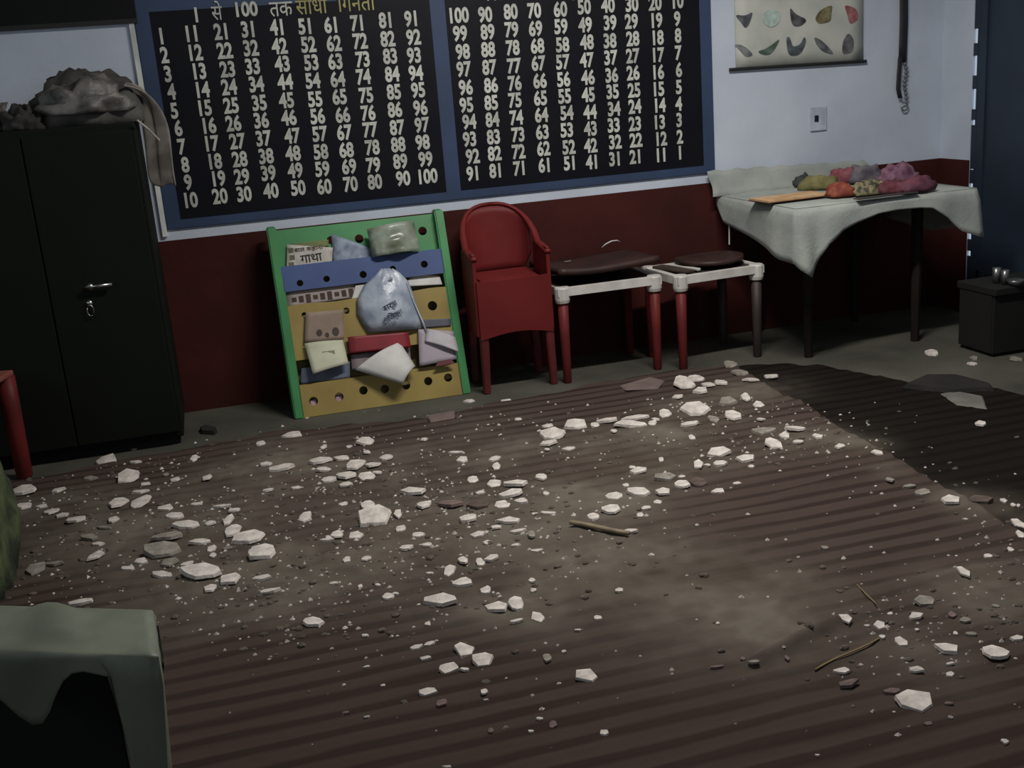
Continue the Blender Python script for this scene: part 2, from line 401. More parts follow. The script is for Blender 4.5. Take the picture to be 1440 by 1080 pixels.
o.modifiers.new('u', 'SUBSURF').levels = 1
bm = bmesh.new(); tube(bm, [aty(193, 169, 5.06), aty(208, 181, 5.09), aty(224, 197, 5.15)], .004, 6); link_mesh('cord', bm, mat('pale_cord', (196, 186, 172), .6), bg)
adopt(bg); tag(bg, 'large grey canvas bundle on the cabinet, its end hanging over the right side', 'bag')
b2 = heap('crumpled_sack', (-.93, 5.30, chh), .17, .16, .115, GREYBAG2, None, 5, fold=.6, fs=14)
tag(b2, 'crumpled pale grey sack lying on the left of the cabinet top', 'bag')
b3 = heap('dark_cloth_bundle', (-.69, 5.22, chh), .085, .1, .09, mat('dark_grey_cloth', (58, 56, 52), .85, (40, 38, 36), 8), None, 12, fold=.4, fs=8)
tag(b3, 'small dark cloth bundle squeezed between the two bags on the cabinet', 'cloth')

# ------------------------------------------------------------------ book rack
O = Vector((.265, 5.22, 0)); U = Vector((1, 0, 0)); V = Vector((0, .28, .895)).normalized(); N = U.cross(V).normalized()
if N.y > 0: N = -N
def rp(px, py, n=0):     # point on the rack's sloping plane, n metres in front
    d = ray(px, py); o = O+N*n; t = (o-CAM).dot(N)/d.dot(N); return CAM+d*t
def ruv(px, py, n=0):
    p = rp(px, py, n)-O; return (p.dot(U), p.dot(V))
RM = Matrix((U, V, N)).transposed().to_4x4(); 
def rmx(n): mm = RM.copy(); mm.translation = O+N*n; return mm
if U.cross(V).dot(N) < 0:
    pass
rk = empty('book_rack', (.70, 5.25, 0))
WR = .875; HR = .935
for xx in (O.x, O.x+WR-.045):
    bm = bmesh.new(); pr2 = [(5.22, 0), (5.22+.28*HR/.938, .895*HR/.938), (5.22+.28*HR/.938+.075, .895*HR/.938), (5.46, 0)]
    a = [bm.verts.new((xx, y, z)) for y, z in pr2]; b = [bm.verts.new((xx+.045, y, z)) for y, z in pr2]
    bm.faces.new(a); bm.faces.new(b[::-1])
    for q in range(4): bm.faces.new((a[q], a[(q+1) % 4], b[(q+1) % 4], b[q]))
    bmesh.ops.bevel(bm, geom=bm.edges[:], offset=.006, segments=2, affect='EDGES')
    link_mesh('side_panel', bm, GRACK, rk)
def band(name, v0, v1, n, holes, material, t=.008, wave=0):
    out = [(.04, v0), (WR-.04, v0)]
    out += [(WR-.04-(WR-.08)*i/16, v1+wave*math.sin(i/16*math.pi*5)) for i in range(17)]
    return plate(name, out, holes, t, rmx(n), material, rk)
def vv(px, py, n): return ruv(px, py, n)[1]
hU = [ruv(594, 325, -.05)+(.022,), ruv(505, 336, -.05)+(.022,), ruv(465, 338, -.05)+(.02,)]
vh0, vh1 = vv(500, 372, -.05), HR-.005
band('header_panel', vh0, vh1, -.05, hU, GRACK)
v0, v1 = vv(400, 411, -.01), vv(400, 375, -.01)
band('pocket_panel', v0, v1, -.01, [(.12, v0+.035, .016), (.25, v0+.04, .016), (.43, v0+.04, .018), (.58, v0+.05, .016), (.74, v0+.055, .018)], BRACK)['label'] = 'blue pocket panel'
y0_, y1_ = vv(412, 508, -.01), vv(412, 430, -.01)
band('pocket_panel', y0_, y1_, -.012, [ruv(608, 430, -.01)+(.024,), ruv(428, 443, -.01)+(.014,), ruv(487, 437, -.01)+(.016,), (.36, y0_+.06, .02), (.52, y0_+.12, .02)], YRACK, wave=.004)['label'] = 'yellow pocket panel'
q0, q1 = vv(425, 588, -.01), vv(425, 541, -.01)
fh = [ruv(x, y, -.01)+(.021,) for x, y in ((441, 564), (477, 558), (511, 549), (541, 547), (571, 542), (602, 536), (630, 531))]
band('pocket_panel', q0, q1, -.01, fh, YRACK)['label'] = 'yellow bottom panel with seven round holes'
# back sheets behind each pocket, bottoms of the pockets
band('back_panel', .02, HR-.12, -.095, [], mat('rack_back_tan', (150, 132, 78), .6))
for vz in (v0, y0_, q0+.005):
    bm = bmesh.new(); box(bm, .04, WR-.04, vz, vz+.008, -.092, -.012, mtx=rmx(0)); link_mesh('pocket_floor', bm, YRACK, rk)
bm = bmesh.new()
for px, py, rr in ((441, 566, .014), (477, 560, .015)):
    u_, v_ = ruv(px, py, -.02); box(bm, u_-rr, u_+rr, v_-rr*1.2, v_+rr, -.03, -.026, mtx=rmx(0))
link_mesh('fish_inlay', bm, mat('pink_print', (196, 160, 178), .7), rk)
adopt(rk); tag(rk, 'green framed plastic book rack with blue and yellow pockets leaning by the wall', 'rack')

def flat(name, pts, n, material, label, cat='paper', group=None, bulge=0, curl=0, rough=0, thick=.002, seed=0, parent=None):
    """pts = BL, BR, TR, TL pixels on the rack plane, n in front (scalar or 4)"""
    ns = n if isinstance(n, (tuple, list)) else (n,)*4
    o = sheet(name, *[rp(x, y, k) for (x, y), k in zip(pts, ns)], material, parent, bulge, curl, thick=thick, rough=rough, seed=seed)
    if label: tag(o, label, cat, group)
    return o
NEWS = mat('newsprint', (196, 190, 180), .8, (170, 166, 158), 30)
INK = mat('ink_black', (34, 32, 34), .7)
npr = empty('newspaper', tuple(rp(440, 372, -.03))); 
flat('front_page', ((402, 396), (466, 388), (468, 348), (404, 344)), -.03, NEWS, None, parent=npr)
def rtext(name, s, px, py, n, size, material, parent, sx=.9, rot=0):
    bm = bmesh.new(); mm = RM.copy(); mm.translation = rp(px, py, n); text_into(bm, s, size, mm @ Matrix.Rotation(rot, 4, 'Z'), sx, .003); return link_mesh(name, bm, material, parent)
rtext('headline', '\u0917\u093e\u0925\u093e', 438, 363, -.027, .06, INK, npr, 1.0, .03)
rtext('strapline', '\u092c\u093e\u0932 \u0915\u0939\u093e\u0928\u0940', 434, 350, -.027, .028, mat('ink_brown', (96, 78, 60), .7), npr, 1.2)
bm = bmesh.new()
for px, py in ((409, 352), (411, 362), (410, 372)):
    u_, v_ = ruv(px, py, -.027); box(bm, u_-.012, u_+.012, v_-.011, v_+.011, -.028, -.0265, mtx=rmx(0))
link_mesh('small_pictures', bm, mat('print_green_brown', (104, 100, 78), .8), npr)
adopt(npr); tag(npr, 'white newspaper with bold black headline in the rack top pocket', 'newspaper')
flat('magazine', ((470, 385), (532, 375), (528, 352), (466, 329)), -.035, mat('magazine_blue_grey', (150, 162, 178), .6, (104, 116, 136), 22), 'blue grey magazine slanting behind the blue pocket', 'magazine', bulge=.01)
o = flat('magazine', ((500, 380), (548, 370), (533, 355), (478, 336)), -.045, mat('magazine_purple', (140, 138, 158), .6, (90, 92, 120), 20), 'purple grey magazine edge peeking out behind the blue grey magazine', 'magazine', bulge=.008)
flat('booklet', ((408, 352), (462, 346), (462, 337), (408, 343)), -.042, mat('booklet_olive', (120, 128, 80), .7), 'green topped booklet behind the newspaper', 'book')
PLAST = mat('clear_plastic_film', (205, 212, 205), .18, (150, 158, 148), 9, .5, 12, alpha=.62)
o = flat('plastic_packet', ((524, 362), (590, 352), (582, 310), (516, 322)), .01, mat('packet_pale_green', (172, 182, 168), .25, (110, 118, 96), 9, .4, 14, alpha=.9), 'pale green plastic packet at the top right of the rack', 'packet', bulge=.035, rough=.02, thick=.003, seed=4)
# second pocket
prn = empty('picture_strip_book', tuple(rp(455, 418, -.03)))
flat('cover', ((404, 432), (500, 418), (498, 398), (402, 411)), -.028, mat('strip_pinkish', (170, 158, 152), .7, (150, 138, 134), 14), None, parent=prn)
bm = bmesh.new()
for i in range(9):
    px = 414+i*10; u_, v_ = ruv(px, 421-(i*1.35), -.025); hh = .012+.006*((i*7) % 3); box(bm, u_-.012, u_+.010, v_-hh, v_+hh*.7, -.026, -.0245, mtx=rmx(0))
link_mesh('printed_figures', bm, mat('print_dark_brown', (76, 58, 54), .8), prn)
adopt(prn); tag(prn, 'pinkish book with a row of dark brown figures above the yellow pocket', 'book')
flat('paper_sheet', ((492, 430), (520, 424), (520, 398), (500, 401)), -.02, PAPER, 'small white paper corner left of the plastic bag in the rack')
o = flat('paper_sheet', ((567, 403), (622, 400), (618, 388), (582, 384)), (-.02, -.02, -.03, -.03), PAPER, 'white folded paper above the yellow pocket on the right side')
# hanging plastic bag with print
hb = empty('plastic_bag', tuple(rp(545, 430, .03)))
rows = [((536, 378), (552, 378), .0), ((528, 388), (562, 384), .012), ((512, 402), (574, 396), .03), ((503, 420), (580, 412), .045), ((503, 440), (586, 432), .05), ((510, 455), (592, 448), .045), ((519, 467), (592, 462), .025)]
bm = bmesh.new(); g = []
for (a, b, n_) in rows:
    g.append([bm.verts.new(rp(a[0]+(b[0]-a[0])*i/10, a[1]+(b[1]-a[1])*i/10, n_*math.sin(math.pi*i/10)+.008+.012*noise.noise(Vector((i*.7, a[1]*.05, 1))))) for i in range(11)])
for j in range(len(g)-1):
    for i in range(10): bm.faces.new((g[j][i], g[j][i+1], g[j+1][i+1], g[j+1][i]))
o = link_mesh('bag_body', bm, mat('bag_blue_grey', (188, 196, 206), .3, (140, 150, 166), 10, .5, 16), hb, True); s = o.modifiers.new('s', 'SOLIDIFY'); s.thickness = .004
for s_, x_, y_, sz, r_ in (('\u0938\u0930\u094d\u0935', 549, 430, .04, .35), ('\u0936\u093f\u0915\u094d\u0937\u093e', 553, 444, .036, .35), ('\u0905', 549, 393, .03, 0), ('100', 552, 456, .026, .3)):
    rtext('printed_words', s_, x_, y_, .066 if y_ > 400 else .045, sz, mat('print_navy', (66, 74, 96), .7), hb, 1.1, r_)
bm = bmesh.new(); tube(bm, [rp(x, y, .02) for x, y in ((572, 398), (582, 425), (594, 452), (600, 468))], [.004, .007, .010, .008], 8, flat=.5); link_mesh('bag_seam', bm, mat('bag_gloss', (215, 222, 228), .15), hb, True)
adopt(hb); tag(hb, 'bulging blue grey plastic bag with dark print hanging mid rack', 'bag')
# third tier
BRB = mat('booklet_tan', (156, 138, 122), .7, (140, 120, 104), 8)
bk1 = empty('tan_booklet', tuple(rp(455, 460, .0)))
flat('cover', ((428, 482), (484, 477), (483, 435), (430, 440)), .01, BRB, None, parent=bk1, bulge=.006)
bm = bmesh.new()
for px, py, r_ in ((449, 468, .014), (472, 466, .017), (460, 471, .01)):
    u_, v_ = ruv(px, py, .016); lathe(bm, [(r_, 0), (r_, .0015)], (0, 0, 0), 10)
    for v in bm.verts[-20:]: v.co = rmx(.017) @ Vector((v.co.x+u_, v.co.y*1.2+v_, v.co.z))
link_mesh('cover_picture', bm, mat('print_dark_taupe', (82, 70, 66), .8), bk1)
adopt(bk1); tag(bk1, 'tan booklet with dark figures on its cover, left in the rack', 'book')
op = empty('open_booklet', tuple(rp(460, 505, .02)))
flat('page', ((440, 526), (490, 511), (482, 478), (428, 483)), (.045, .03, .012, .012), mat('page_cream', (204, 204, 178), .7, (186, 186, 160), 8), None, parent=op, bulge=.012)
u_, v_ = ruv(462, 497, .03); bm = bmesh.new(); box(bm, u_-.03, u_+.03, v_-.008, v_+.012, .034, .0352, mtx=rmx(0)); link_mesh('page_drawing', bm, mat('print_sage', (140, 142, 116), .8), op)
adopt(op); tag(op, 'open cream booklet page drooping below the tan booklet', 'book')
flat('exercise_book', ((423, 540), (492, 531), (492, 508), (424, 518)), -.02, mat('cover_slate_blue', (108, 116, 138), .6, (84, 90, 110), 7), 'slate blue exercise book behind the lowest pocket at left', 'book', thick=.01)
flat('red_book', ((492, 497), (578, 488), (574, 467), (489, 474)), .02, mat('cover_red', (140, 36, 46), .5), 'dark red book lying below the plastic bag', 'book', thick=.012)
flat('exercise_book', ((495, 520), (578, 508), (576, 489), (493, 499)), -.01, mat('cover_mauve', (150, 130, 134), .6, (120, 104, 108), 9), 'mauve exercise book under the dark red book', 'book', thick=.008)
flat('curled_sheet', ((566, 540), (584, 515), (562, 481), (499, 520)), (.085, .05, .02, .03), PAPER, 'white sheet curling out over the bottom pocket', bulge=.03, seed=3)
flat('leaflet', ((590, 515), (642, 505), (638, 466), (588, 463)), (.02, .01, 0, .01), mat('leaflet_lilac', (178, 168, 176), .65, (160, 150, 158), 7), 'lilac leaflet at the right end of the lower pocket', bulge=.012)
flat('leaflet', ((598, 480), (645, 495), (640, 474), (600, 462)), (.03, .03, .02, .02), mat('leaflet_white', (206, 200, 204), .6), 'pale curled leaflet over the lilac one at the right end', bulge=.015)
lg = flat('leaflet', ((612, 516), (640, 511), (634, 505), (616, 508)), .03, mat('print_maroon', (110, 60, 64), .7), 'small maroon printed slip in front of the lilac leaflet')
flat('exercise_book', ((582, 462), (634, 458), (634, 448), (588, 450)), -.005, mat('cover_grey', (96, 96, 108), .6), 'grey book below the yellow pocket at the right side', 'book', thick=.01)

# ------------------------------------------------------------------ red chair
def chair(root):
    X0, X1, Y0, Y1 = 1.20, 1.575, 5.17, 5.50
    cx_ = (X0+X1)/2; zs = .565
    bm = bmesh.new(); box(bm, X0+.03, X1-.03, Y0, Y1-.03, zs-.02, zs); 
    for v in bm.verts:
        if v.co.y < Y0+.01: v.co.z -= .012
    bmesh.ops.bevel(bm, geom=bm.edges[:], offset=.01, segments=3, affect='EDGES'); link_mesh('seat', bm, REDP, root)
    # back shell: curved in plan, round top
    def shell(name, a0, a1, z0f, z1f, th=.008, n=26, m=8, r=None):
        bm = bmesh.new(); g = []
        for i in range(n+1):
            a = a0+(a1-a0)*i/n
            x = cx_+(X1-X0)/2*math.copysign(abs(math.sin(a))**.8, math.sin(a)); y = Y0+.13+(Y1-Y0-.13)*max(0, math.cos(a))**.7 if abs(a) < math.pi/2 else Y0+.13-(abs(a)-math.pi/2)*.12
            za, zb = z0f(a), z1f(a)
            g.append([bm.verts.new((x, y+.035*(j/m)*max(0, math.cos(a)), za+(zb-za)*j/m)) for j in range(m+1)])
        for i in range(n):
            for j in range(m): bm.faces.new((g[i][j], g[i+1][j], g[i+1][j+1], g[i][j+1]))
        o = link_mesh(name, bm, REDP, root, True); s = o.modifiers.new('s', 'SOLIDIFY'); s.thickness = th; s.offset = 0; return g
    top = lambda a: .70+.19*max(0, math.cos(a*1.05))**.75 if abs(a) < 1.45 else .70-.05*(abs(a)-1.45)
    shell('backrest', -1.1, 1.1, lambda a: zs-.01+max(0, abs(a)-.75)*.25, top)
    # rim + arms
    for sgn in (-1, 1):
        bm = bmesh.new(); pts = []
        for i in range(15):
            a = sgn*(0.0+i*.168)
            if abs(a) < math.pi/2:
                x = cx_+(X1-X0)/2*sgn*abs(math.sin(a))**.8; y = Y0+.13+(Y1-Y0-.13)*max(0, math.cos(a))**.7+.035*math.cos(a)
            else: x = cx_+(X1-X0)/2*sgn; y = Y0+.13-(abs(a)-math.pi/2)*.17
            pts.append((x, y, top(a)+.004 if abs(a) < 1.45 else .70-.03*(abs(a)-1.45)))
        tube(bm, pts, [.012]*6+[.014, .016, .018, .019, .02, .02, .02, .019, .016], 8, flat=.8)
        link_mesh('armrest', bm, REDP, root, True)
        boxo('side_panel', (cx_+sgn*(X1-X0)/2-.012, cx_+sgn*(X1-X0)/2+.008, Y0+.0, Y1-.1, .29, .70), REDP, root, .005)
    bm = bmesh.new(); box(bm, X0, X1, Y0-.012, Y0+.004, .275, zs+.0)
    bmesh.ops.subdivide_edges(bm, edges=[e for e in bm.edges if abs(e.verts[0].co.x-e.verts[1].co.x) > .1], cuts=10)
    for v in bm.verts:
        if v.co.z < .3: v.co.z += .03*math.cos((v.co.x-cx_)/(X1-X0)*math.pi)
        v.co.y -= .018*math.cos((v.co.x-cx_)/(X1-X0)*math.pi)
    link_mesh('front_apron', bm, REDP, root)
    for x in (X0+.0, X1-.045):
        for y in (Y0-.01, Y1-.08):
            bm = bmesh.new(); sx_ = -.01 if x < cx_ else .01
            vs_ = box(bm, x, x+.045, y, y+.04, 0, .36)
            for v in vs_:
                if v.co.z < .01:
                    v.co.x = x+.0225+sx_+(v.co.x-x-.0225)*.75
            bmesh.ops.bevel(bm, geom=bm.edges[:], offset=.005, segments=2, affect='EDGES'); link_mesh('leg', bm, mat('red_plastic_dark', (104, 34, 36), .5), root)
rc = empty('plastic_chair', (1.39, 5.3, 0)); chair(rc); adopt(rc); tag(rc, 'red plastic armchair with round back between rack and low tables', 'chair')

# ------------------------------------------------------------------ low tables
def low_table(x0, y0, wd, dp, rz, zt, label, legm, lab=None):
    r = empty('low_table', (x0, y0, 0), rz)
    bm = bmesh.new()
    for b in ((0, wd, 0, .035), (0, wd, dp-.035, dp), (0, .035, .035, dp-.035), (wd-.035, wd, .035, dp-.035)): box(bm, b[0], b[1], b[2], b[3], zt-.04, zt)
    for cx_ in (.03, wd-.03):
        for cy_ in (.03, dp-.03): lathe(bm, [(.034, -.075), (.038, -.06), (.038, -.004), (.034, .004)], (cx_, cy_, zt), 14)
    link_mesh('top_frame', bm, WHITEP, r)
    boxo('table_panel', (.035, wd-.035, .035, dp-.035, zt-.018, zt-.006), mat('table_panel_dark', (58, 46, 44), .5), r)
    k = 0
    for cx_ in (.03, wd-.03):
        for cy_ in (.03, dp-.03):
            bm = bmesh.new(); lathe(bm, [(.018, 0), (.021, .005), (.024, .2), (.027, zt-.07)], (cx_, cy_, 0), 12)
            o = link_mesh('leg', bm, legm[k], r, True); k += 1
    tag(r, label, 'table', 'low tables beside the red chair'); return r
low_table(1.60, 5.13, .55, .45, 0, .488, 'wider low table with white frame and red legs next to the red chair', [REDLEG]*4)
low_table(2.20, 5.045, .50, .40, math.radians(5), .488, 'smaller low table with white frame, one dark leg, next to the draped table', [REDLEG, REDLEG, DKLEG, DKLEG])
# warped dark boards
def slab(name, cx_, cy_, wd, dp, z, rz, material, warp, th, label, cat, r=.05, n=16):
    bm = bmesh.new(); g = []
    for j in range(n+1):
        row = []
        for i in range(n+1):
            u, v = i/n*2-1, j/n*2-1
            # squircle map
            x = u*math.sqrt(1-v*v*r); y = v*math.sqrt(1-u*u*r)
            zz = z+warp*(x*x*.7-y*.5*abs(y)+.15*math.sin(3*x))
            p = Matrix.Rotation(rz, 3, 'Z') @ Vector((x*wd/2, y*dp/2, 0)); row.append(bm.verts.new((cx_+p.x, cy_+p.y, zz)))
        g.append(row)
    for j in range(n):
        for i in range(n): bm.faces.new((g[j][i], g[j][i+1], g[j+1][i+1], g[j+1][i]))
    o = link_mesh(name, bm, material, None, True); s = o.modifiers.new('s', 'SOLIDIFY'); s.thickness = th; s.offset = 1
    if label: tag(o, label, cat)
    return o
slab('dark_board', 1.875, 5.375, .55, .47, .53, math.radians(2), BOARDB, .022, .032, 'dark brown warped board lying on the wider low table', 'board', .03)
slab('dark_board', 2.49, 5.30, .36, .36, .502, math.radians(8), BOARDB, .010, .022, 'round cornered dark board on the smaller low table', 'board', .5)
o = boxo('striped_ruler', (-.035, .035, -.13, .13, 0, .012), mat('brown_print', (70, 56, 50), .6), None, .002); o.location = (2.262, 5.245, .489); o.rotation_euler = (0, 0, math.radians(14)); tag(o, 'short brown strip lying on the left rail of the smaller low table', 'strip')
o = boxo('white_stick', (-.011, .011, -.12, .12, 0, .014), WHITEP, None, .004); o.location = (2.325, 5.25, .489); o.rotation_euler = (0, 0, math.radians(16)); tag(o, 'white plastic stick between the brown strip and the round cornered board', 'stick')
a = [aty(x, y, 5.56) for x, y in ((846, 348), (852, 343), (860, 339), (868, 338), (872, 340))]
bm = bmesh.new(); tube(bm, a, [.002, .005, .006, .005, .002], 6, flat=.6); o = link_mesh('curled_scrap', bm, PAPER, None, True); tag(o, 'thin curled white scrap standing at the back edge of the warped board', 'paper')
for k, (x_, lb) in enumerate(((783, 'left'), (797, 'right'))):
    p = aty(x_, 348, 5.5); bm = bmesh.new(); tube(bm, [(p.x-.018, 5.5, .553), (p.x+.018, 5.5, .553)], .006, 8); o = link_mesh('chalk_stick', bm, PAPER, None, True); tag(o, '%s of two small chalk bits on the back of the warped board' % lb, 'chalk')

# ------------------------------------------------------------------ draped table
TX0, TX1, TY0, TY1, TZ = 2.72, 3.71, 4.80, 5.62, .795
dt = empty('side_table', (3.2, 5.2, 0))
boxo('table_top', (TX0, TX1, TY0, TY1, TZ-.03, TZ-.004), DARKW, dt, .003)
for x in (TX0+.16, TX1-.2):
    for y in (TY0+.17, TY1-.08):
        bm = bmesh.new(); tube(bm, [(x, y, 0), (x, y, .5), (x, y, TZ-.03)], [.022, .028, .03], 8); link_mesh('leg', bm, DARKW, dt)
adopt(dt); tag(dt, 'dark wooden table under the white cloth by the door', 'table')
# cloth: top plus skirt whose hem follows the photographed arcs
def hemz(fn, pts): return [fn(x, y).z for x, y in pts]
per = []   # (top point, hem z, outward)
lx = TX0-.01; fy = TY0-.01; rx_ = TX1+.01
left = [(1004, 292), (1024, 312), (1058, 332), (1088, 350), (1106, 364)]
per_pts = []
for (px, py) in left:
    p = atx(px, py, lx); per_pts.append((Vector((lx, min(p.y, TY1), TZ)), p.z, Vector((-1, 0, 0))))
per_pts[0] = (Vector((lx, TY1, TZ)), per_pts[0][1]+.03, Vector((-1, 0, 0)))
per_pts.append((Vector((lx, fy, TZ)), aty(1114, 372, fy).z, Vector((-.7, -.7, 0))))
for (px, py) in ((1124, 381), (1136, 389), (1148, 365), (1162, 342), (1182, 324), (1205, 312), (1232, 300), (1258, 295), (1290, 292), (1308, 292), (1330, 306), (1348, 324)):
    p = aty(px, py, fy); per_pts.append((Vector((p.x, fy, TZ)), min(p.z, TZ-.015), Vector((0, -1, 0))))
per_pts.append((Vector((rx_, fy, TZ)), aty(1362, 336, fy).z, Vector((.6, -.7, 0))))
per_pts += [(Vector((rx_, TY0+.10, TZ)), TZ-.20, Vector((1, -.2, 0))), (Vector((rx_, TY0+.24, TZ)), TZ-.23, Vector((1, 0, 0))), (Vector((rx_, TY0+.40, TZ)), TZ-.26, Vector((1, 0, 0))), (Vector((rx_, TY1, TZ)), TZ-.22, Vector((1, 0, 0)))]
# densify
dp_ = []
for a, b in zip(per_pts[:-1], per_pts[1:]):
    for i in range(4):
        f = i/4; dp_.append((a[0].lerp(b[0], f), a[1]*(1-f)+b[1]*f, a[2].lerp(b[2], f).normalized()))
dp_.append(per_pts[-1])
bm = bmesh.new(); m_ = 8; g = []
for i, (tp, hz, ow) in enumerate(dp_):
    drop = TZ-hz; col_ = []
    for j in range(m_+1):
        f = j/m_; out = .012*min(1, f*4)+.02*f*drop/.3+.014*math.sin(i*.55)*f*min(1, drop*4)
        col_.append(bm.verts.new(tp+ow*out-Vector((0, 0, drop*f*(.2+.8*min(1, f*3)) if False else drop*f))))
    g.append(col_)
for i in range(len(g)-1):
    for j in range(m_): bm.faces.new((g[i][j], g[i+1][j], g[i+1][j+1], g[i][j+1]))
# top surface grid
nx, ny = 26, 18; tg = []
for j in range(ny+1):
    row = []
    for i in range(nx+1):
        x = lx+(rx_-lx)*i/nx; y = fy+(TY1+.0-fy)*j/ny; e = min(i, nx-i, j)/3
        zz = TZ+.001+.012*max(0, noise.noise(Vector((x*6, y*8, 3))))*min(1, e)
        row.append(bm.verts.new((x, y, zz)))
    tg.append(row)
for j in range(ny):
    for i in range(nx): bm.faces.new((tg[j][i], tg[j][i+1], tg[j+1][i+1], tg[j+1][i]))
tc = link_mesh('tablecloth', bm, CLOTH, None, True)
s = tc.modifiers.new('s', 'SOLIDIFY'); s.thickness = .003; s.offset = 1
tc.name = 'cloth_sheet'
te = empty('tablecloth', (3.2, 5.2, TZ)); tc.parent = te
# bunched upstand against the wall at the back left
bm = bmesh.new(); g = []
for i in range(28):
    x = lx-.06+i*.04; top_ = TZ+.135-.03*max(0, (i-4)/20)-(.07*max(0, (i-24)/3))+.006*math.sin(i*1.9); row = []
    for j in range(6):
        f = j/5; row.append(bm.verts.new((x+.01*math.sin(j+i), TY1-.055+.045*f**.6+.008*math.sin(i*1.3)*(1-f), TZ+.004+(top_-TZ)*f)))
    g.append(row)
for i in range(27):
    for j in range(5): bm.faces.new((g[i][j], g[i+1][j], g[i+1][j+1], g[i][j+1]))
o = link_mesh('wall_side_fold', bm, CLOTH, te, True); s = o.modifiers.new('s', 'SOLIDIFY'); s.thickness = .003; s.offset = 0
bm = bmesh.new(); a = atx(1025, 305, lx-.015); tube(bm, [a, a+Vector((0, 0, -.07)), a+Vector((0, .003, -.15))], .004, 6); link_mesh('hanging_thread', bm, PAPER, te)
adopt(te); tag(te, 'white tablecloth hanging in a point over the table by the door', 'tablecloth')
# things on the cloth
def onz(px, py, z=TZ+.01): return atz(px, py, z)
TT = TZ+.014
def lay(name, cx_, cy_, wd, dp, h, rz, material, label, cat, z=TT, bev=.003):
    o = boxo(name, (-wd/2, wd/2, -dp/2, dp/2, 0, h), material, None, bev); o.location = (cx_, cy_, z); o.rotation_euler = (0, 0, rz); tag(o, label, cat); return o
def cl(px, py): p = onz(px, py); return p.x, p.y
x_, y_ = cl(1112, 280)
bo = empty('picture_book', (x_, y_, TT), .08)
boxo('cover', (-.19, .19, -.09, .10, 0, .003), mat('book_edge_brown', (84, 54, 44), .6), bo, .001)
boxo('page_block', (-.185, .185, -.085, .095, .003, .013), mat('book_cream_orange', (206, 170, 128), .7, (180, 140, 96), 12), bo, .001)
adopt_no = tag(bo, 'flat orange cream picture book at the left end of the draped table', 'book')
def toy(px, py, rx, ry, h, c, c2, label, seed, name='folded_cloth', cat='cloth', sc=14, z=TT):
    x_, y_ = cl(px, py); o = heap(name, (x_, y_, z), rx, ry, h*1.12, mat(label[:40].replace(' ', '_'), tuple(q*.85 for q in c), .75, tuple(q*.8 for q in c2), sc), None, seed, n=18, fold=.22, fs=7, power=2.6); tag(o, label, cat); return o
toy(1152, 266, .11, .07, .055, (150, 142, 92), (120, 116, 62), 'yellow green cloth piece behind the picture book', 21)
toy(1128, 262, .05, .04, .05, (72, 76, 74), (60, 60, 64), 'small dark grey cloth ball left of the yellow green piece', 22, 'cloth_ball')
toy(1182, 276, .075, .06, .05, (172, 98, 68), (150, 60, 44), 'orange red cloth toy in the middle of the draped table', 23, 'cloth_toy', 'toy')
toy(1186, 258, .08, .06, .07, (172, 104, 108), (150, 70, 84), 'pink cloth toy behind the orange red one', 24, 'cloth_toy', 'toy')
toy(1222, 273, .095, .06, .055, (188, 178, 130), (64, 58, 50), 'brown cloth with pale spots at the table centre', 25, sc=30)
toy(1216, 256, .10, .07, .075, (138, 132, 138), (86, 76, 92), 'grey lilac folded cloth behind the spotted one', 26)
toy(1254, 271, .09, .06, .05, (118, 52, 62), (86, 40, 50), 'maroon cloth piece beside the spotted cloth', 27)
toy(1262, 259, .10, .07, .085, (176, 128, 150), (120, 70, 96), 'pink and mauve folded cloth near the right wall end', 28, sc=20)
toy(1288, 270, .10, .05, .06, (128, 66, 84), (92, 54, 70), 'dark pink scarf stretched toward the door end', 29, 'scarf', 'scarf')
x_, y_ = cl(1246, 277); lay('thin_folder', x_, y_, .34, .05, .006, .02, mat('folder_dark', (62, 54, 54), .6), 'thin dark folder edge along the front of the cloth pile', 'folder')

# ------------------------------------------------------------------ dark bench at right
BNCH = mat('bench_black', (17, 15, 13), .8, (13, 12, 10), 5)
bn = empty('low_bench', (3.85, 4.6, 0))
boxo('bench_seat', (3.60, 4.12, 4.47, 4.76, .31, .345), BNCH, bn, .004)
boxo('front_board', (3.61, 4.11, 4.485, 4.50, .02, .31), BNCH, bn)
boxo('side_board', (3.605, 3.62, 4.50, 4.74, .02, .31), BNCH, bn)
for x in (3.62, 4.06):
    for y in (4.50, 4.70): boxo('leg', (x, x+.04, y, y+.04, 0, .31), BNCH, bn)
adopt(bn); tag(bn, 'low black bench under the blue door in the dark corner', 'bench')
STEEL = mat('dull_steel', (130, 132, 132), .35, metal=.8)
for k, (px, py, r_, h_, lb) in enumerate(((1401, 398, .022, .075, 'left of two small steel tumblers on the dark bench'), (1413, 400, .020, .07, 'right of two small steel tumblers on the dark bench'))):
    p = atz(px, py, .345); bm = bmesh.new(); lathe(bm, [(r_*.8, 0), (r_, h_), (r_*.9, h_), (r_*.7, .004)], (p.x, p.y, .346), 14); tag(link_mesh('steel_tumbler', bm, STEEL, None, True), lb, 'cup')
p = atz(1428, 402, .345); bm = bmesh.new(); lathe(bm, [(.02, 0), (.034, .012), (.042, .03), (.038, .03), (.02, .006)], (p.x, p.y, .346), 16); tag(link_mesh('steel_bowl', bm, STEEL, None, True), 'small steel bowl right of the tumblers on the dark bench', 'bowl')

